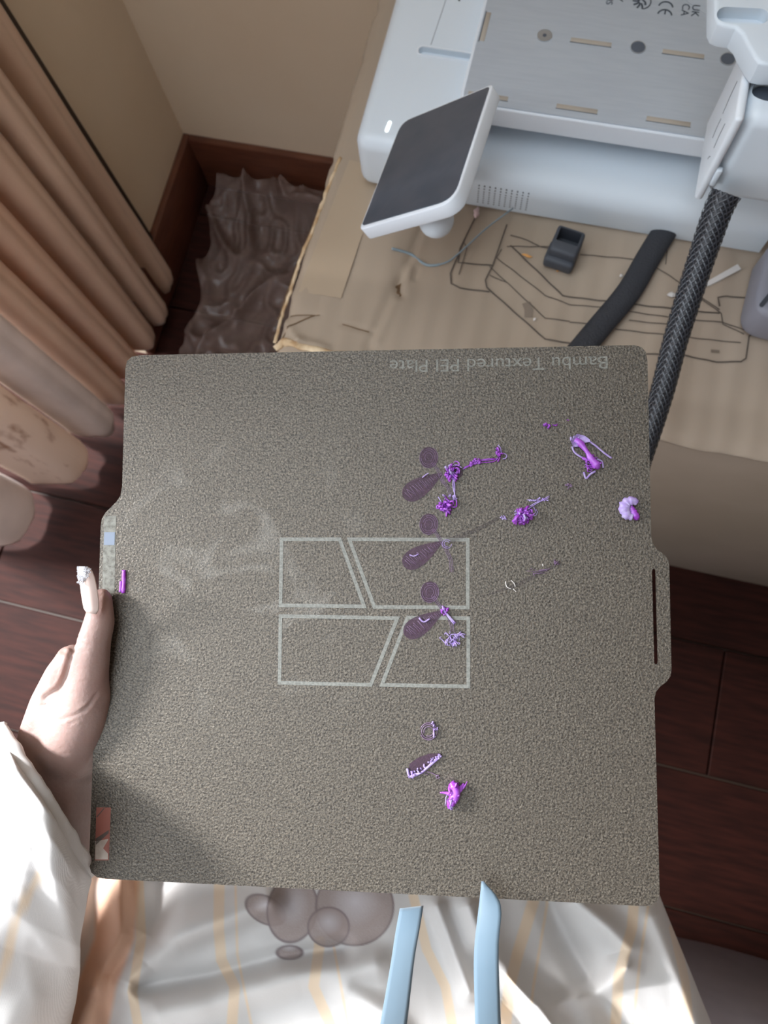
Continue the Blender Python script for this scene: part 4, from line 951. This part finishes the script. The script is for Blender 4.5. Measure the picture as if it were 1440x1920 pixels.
glow_w = np.clip((38 - np.abs(PX - np.interp(PY, [1600, 1650, 1760, 1850, 1930, 2000], [225, 222, 215, 180, 165, 150]))) / 10 + .5, 0, 1); col = mixc(col, WARM_GLOW, 0.8 * glow_w)  # warm glow at the lower left, put into the cloth colour
# plain rounded taupe shapes printed on the dress
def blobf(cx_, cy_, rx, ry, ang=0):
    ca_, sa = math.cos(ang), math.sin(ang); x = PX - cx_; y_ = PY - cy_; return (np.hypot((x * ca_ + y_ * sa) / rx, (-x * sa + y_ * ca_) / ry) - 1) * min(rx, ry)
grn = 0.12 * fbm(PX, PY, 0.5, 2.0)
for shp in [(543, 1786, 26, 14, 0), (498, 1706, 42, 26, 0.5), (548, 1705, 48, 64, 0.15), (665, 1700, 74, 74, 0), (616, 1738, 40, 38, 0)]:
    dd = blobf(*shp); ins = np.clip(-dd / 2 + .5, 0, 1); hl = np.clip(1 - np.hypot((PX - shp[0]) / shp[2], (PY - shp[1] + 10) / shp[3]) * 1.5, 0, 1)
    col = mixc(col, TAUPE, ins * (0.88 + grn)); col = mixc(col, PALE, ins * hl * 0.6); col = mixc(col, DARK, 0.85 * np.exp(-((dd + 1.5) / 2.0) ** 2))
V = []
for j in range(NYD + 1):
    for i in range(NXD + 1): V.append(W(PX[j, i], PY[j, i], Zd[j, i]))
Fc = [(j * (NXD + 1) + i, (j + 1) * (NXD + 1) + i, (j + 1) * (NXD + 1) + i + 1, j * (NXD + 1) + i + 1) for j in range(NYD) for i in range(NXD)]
dress = mesh_ob('dress', V, Fc, m_cloth, body, smooth=True); set_dye_glow(dress, col); dress['label'] = 'cream dress with pale yellow stripes and grey rounded print'

# sleeve: cuff ring then widening rings toward the frame corner
rings = [((82, 1502), (86, 136), 0.398, .046), ((80, 1514), (86, 137), 0.396, .052), ((76, 1545), (82, 134), 0.396, .056), ((55, 1585), (100, 130), 0.400, .060), ((30, 1640), (122, 110), 0.412, .062), ((10, 1700), (142, 80), 0.422, .064),
         ((-10, 1770), (158, 48), 0.438, .062), ((-30, 1850), (168, 25), 0.446, .066), ((-60, 1960), (176, 10), 0.455, .070), ((-100, 2080), (186, 0), 0.46, .074)]
K = 96; V = []; RR = []
def rint(u):
    k = min(int(u), len(rings) - 2); t = u - k; t = t * t * (3 - 2 * t) * .3 + t * .7; a, b = rings[k], rings[k + 1]
    l = lambda x, y_: x + (y_ - x) * t
    return (l(a[0][0], b[0][0]), l(a[0][1], b[0][1])), (l(a[1][0], b[1][0]), l(a[1][1], b[1][1])), l(a[2], b[2]), l(a[3], b[3])
NR = 110; pxs, pys = [], []
for j in range(NR + 1):
    u = j / NR * (len(rings) - 1); c_, h_, dep, hz_ = rint(u)
    for k in range(K):
        t = 2 * pi * k / K
        sx_, sy_ = c_[0] + h_[0] * math.cos(t), c_[1] + h_[1] * math.cos(t)
        dd = dep - 0.006 - hz_ * 0.92 * math.sin(t)
        w_ = 1 + 0; nn = noise.noise(Vector((math.cos(t) * 1.8 + u * .1, math.sin(t) * 1.8, u * .5))) * 0.008 * min(1, .3 + u * .4) + (1 - abs(noise.noise(Vector((math.cos(t) * 1.6, math.sin(t) * 1.6 + u * .5, 2.0)))) * 2) * 0.004 * min(1, u)
        if u < 0.5: nn += 0.0018 * math.cos(u / 0.5 * pi)
        dd -= nn * (0.4 + 0.6 * abs(math.sin(t)))
        V.append(D(sx_ + 4 * math.sin(5 * t + u) * min(1, u), sy_, dd)); pxs.append(sx_); pys.append(sy_)
Fc = [(j * K + k, j * K + (k + 1) % K, (j + 1) * K + (k + 1) % K, (j + 1) * K + k) for j in range(NR) for k in range(K)]
sl = mesh_ob('sleeve', V, Fc, m_cloth, None, smooth=True)
sx_, sy_ = np.array(pxs), np.array(pys); col = np.broadcast_to(CREAM, (len(V), 3)).copy()
for pl, wd in [([(75, 1640), (30, 1730), (-10, 1860)], 8), ([(5, 1400), (-20, 1500)], 6)]: col = mixc(col, YEL, 0.6 * np.clip((wd - poly_d(sx_, sy_, pl)) / 5 + .5, 0, 1))
hemp = [V[k].copy() for k in range(K)]
md = sl.modifiers.new('s', 'SOLIDIFY'); md.thickness = 0.0012; md.offset = 0; set_dye_glow(sl, col); bake(sl); attach(sl, body)
cc = sum(hemp, Vector()) / K; Vh, Fh = [], []
for k in range(K + 1):
    p = hemp[k % K]; o_ = (p - cc).normalized(); ax = (hemp[(k + 1) % K] - hemp[(k - 1) % K]).normalized(); b_ = ax.cross(o_)
    for q in range(10):
        a_ = 2 * pi * q / 10; rr = 0.0024 * (1 + 0.25 * noise.noise(Vector((k * .35, 0, 3)))); Vh.append(p + b_ * math.cos(a_) * rr * 1.8 + o_ * math.sin(a_) * rr)
for k in range(K):
    for q in range(10): Fh.append((k * 10 + q, k * 10 + (q + 1) % 10, (k + 1) * 10 + (q + 1) % 10, (k + 1) * 10 + q))
hem = mesh_ob('cuff_hem', Vh, Fh, m_cloth, sl, smooth=True); set_dye_glow(hem, np.broadcast_to(CREAM, (len(Vh), 3)).copy()); sl['label'] = 'loose cream cuff'

def ribbon_ob(left, right_, label):
    V = []; n = 24; K = 6
    def samp(pl, t):
        c = catmull([Vector((a, b, d_ * 1000)) for a, b, d_ in pl], 8); q = c[min(int(round(t * (len(c) - 1))), len(c) - 1)]; return D(q.x, q.y, q.z / 1000)
    for i in range(n + 1):
        a, b_ = samp(left, i / n), samp(right_, i / n); nn = (CAM - a).normalized()
        for k in range(K + 1): V.append(a.lerp(b_, k / K) + nn * 0.0006 * math.sin(pi * k / K))
    Fc = [(i * (K + 1) + k, i * (K + 1) + k + 1, (i + 1) * (K + 1) + k + 1, (i + 1) * (K + 1) + k) for i in range(n) for k in range(K)]
    o = mesh_ob('ribbon', V, Fc, m_rib, None, smooth=True); md = o.modifiers.new('s', 'SOLIDIFY'); md.thickness = 0.0004; bake(o); attach(o, body); return o
ribbon_ob([(750, 1704, .355), (741, 1755, .345), (733, 1808, .332), (713, 1920, .305), (690, 2040, .28), (640, 2400, .25)], [(794, 1699, .355), (787, 1742, .345), (777, 1800, .332), (763, 1920, .305), (745, 2040, .28), (700, 2400, .25)], '')
ribbon_ob([(904, 1652, .344), (896, 1720, .338), (889, 1796, .325), (891, 1920, .300), (893, 2040, .28), (895, 2400, .25)], [(906, 1653, .344), (939, 1697, .338), (935, 1780, .325), (939, 1920, .300), (948, 2040, .28), (958, 2400, .25)], '')

# grey blanket over the bed edge beneath
NXB, NYB = 90, 40; V = []
for j in range(NYB + 1):
    for i in range(NXB + 1):
        x = -0.5 + 1.22 * i / NXB; yv = -0.235 - 0.5 * j / NYB + 0.012 * noise.noise(Vector((x * 5, 0, 0)))
        z = 0.42 + 0.03 * noise.noise(Vector((x * 6, yv * 6, 1))) + 0.02 * (1 - abs(noise.noise(Vector((x * 4, yv * 9, 4)))) * 2) - 0.4 * max(0, 1 - j / 3.0) ** 3
        V.append((x, yv, max(z, 0.01)))
Fc = [(j * (NXB + 1) + i, (j + 1) * (NXB + 1) + i, (j + 1) * (NXB + 1) + i + 1, j * (NXB + 1) + i + 1) for j in range(NYB) for i in range(NXB)]
bl = mesh_ob('blanket', V, Fc, m_blank, None, smooth=True); md = bl.modifiers.new('s', 'SOLIDIFY'); md.thickness = 0.01; bake(bl)
tag(bl, 'rumpled grey blanket on the seat under the dress at the lower right', 'blanket')
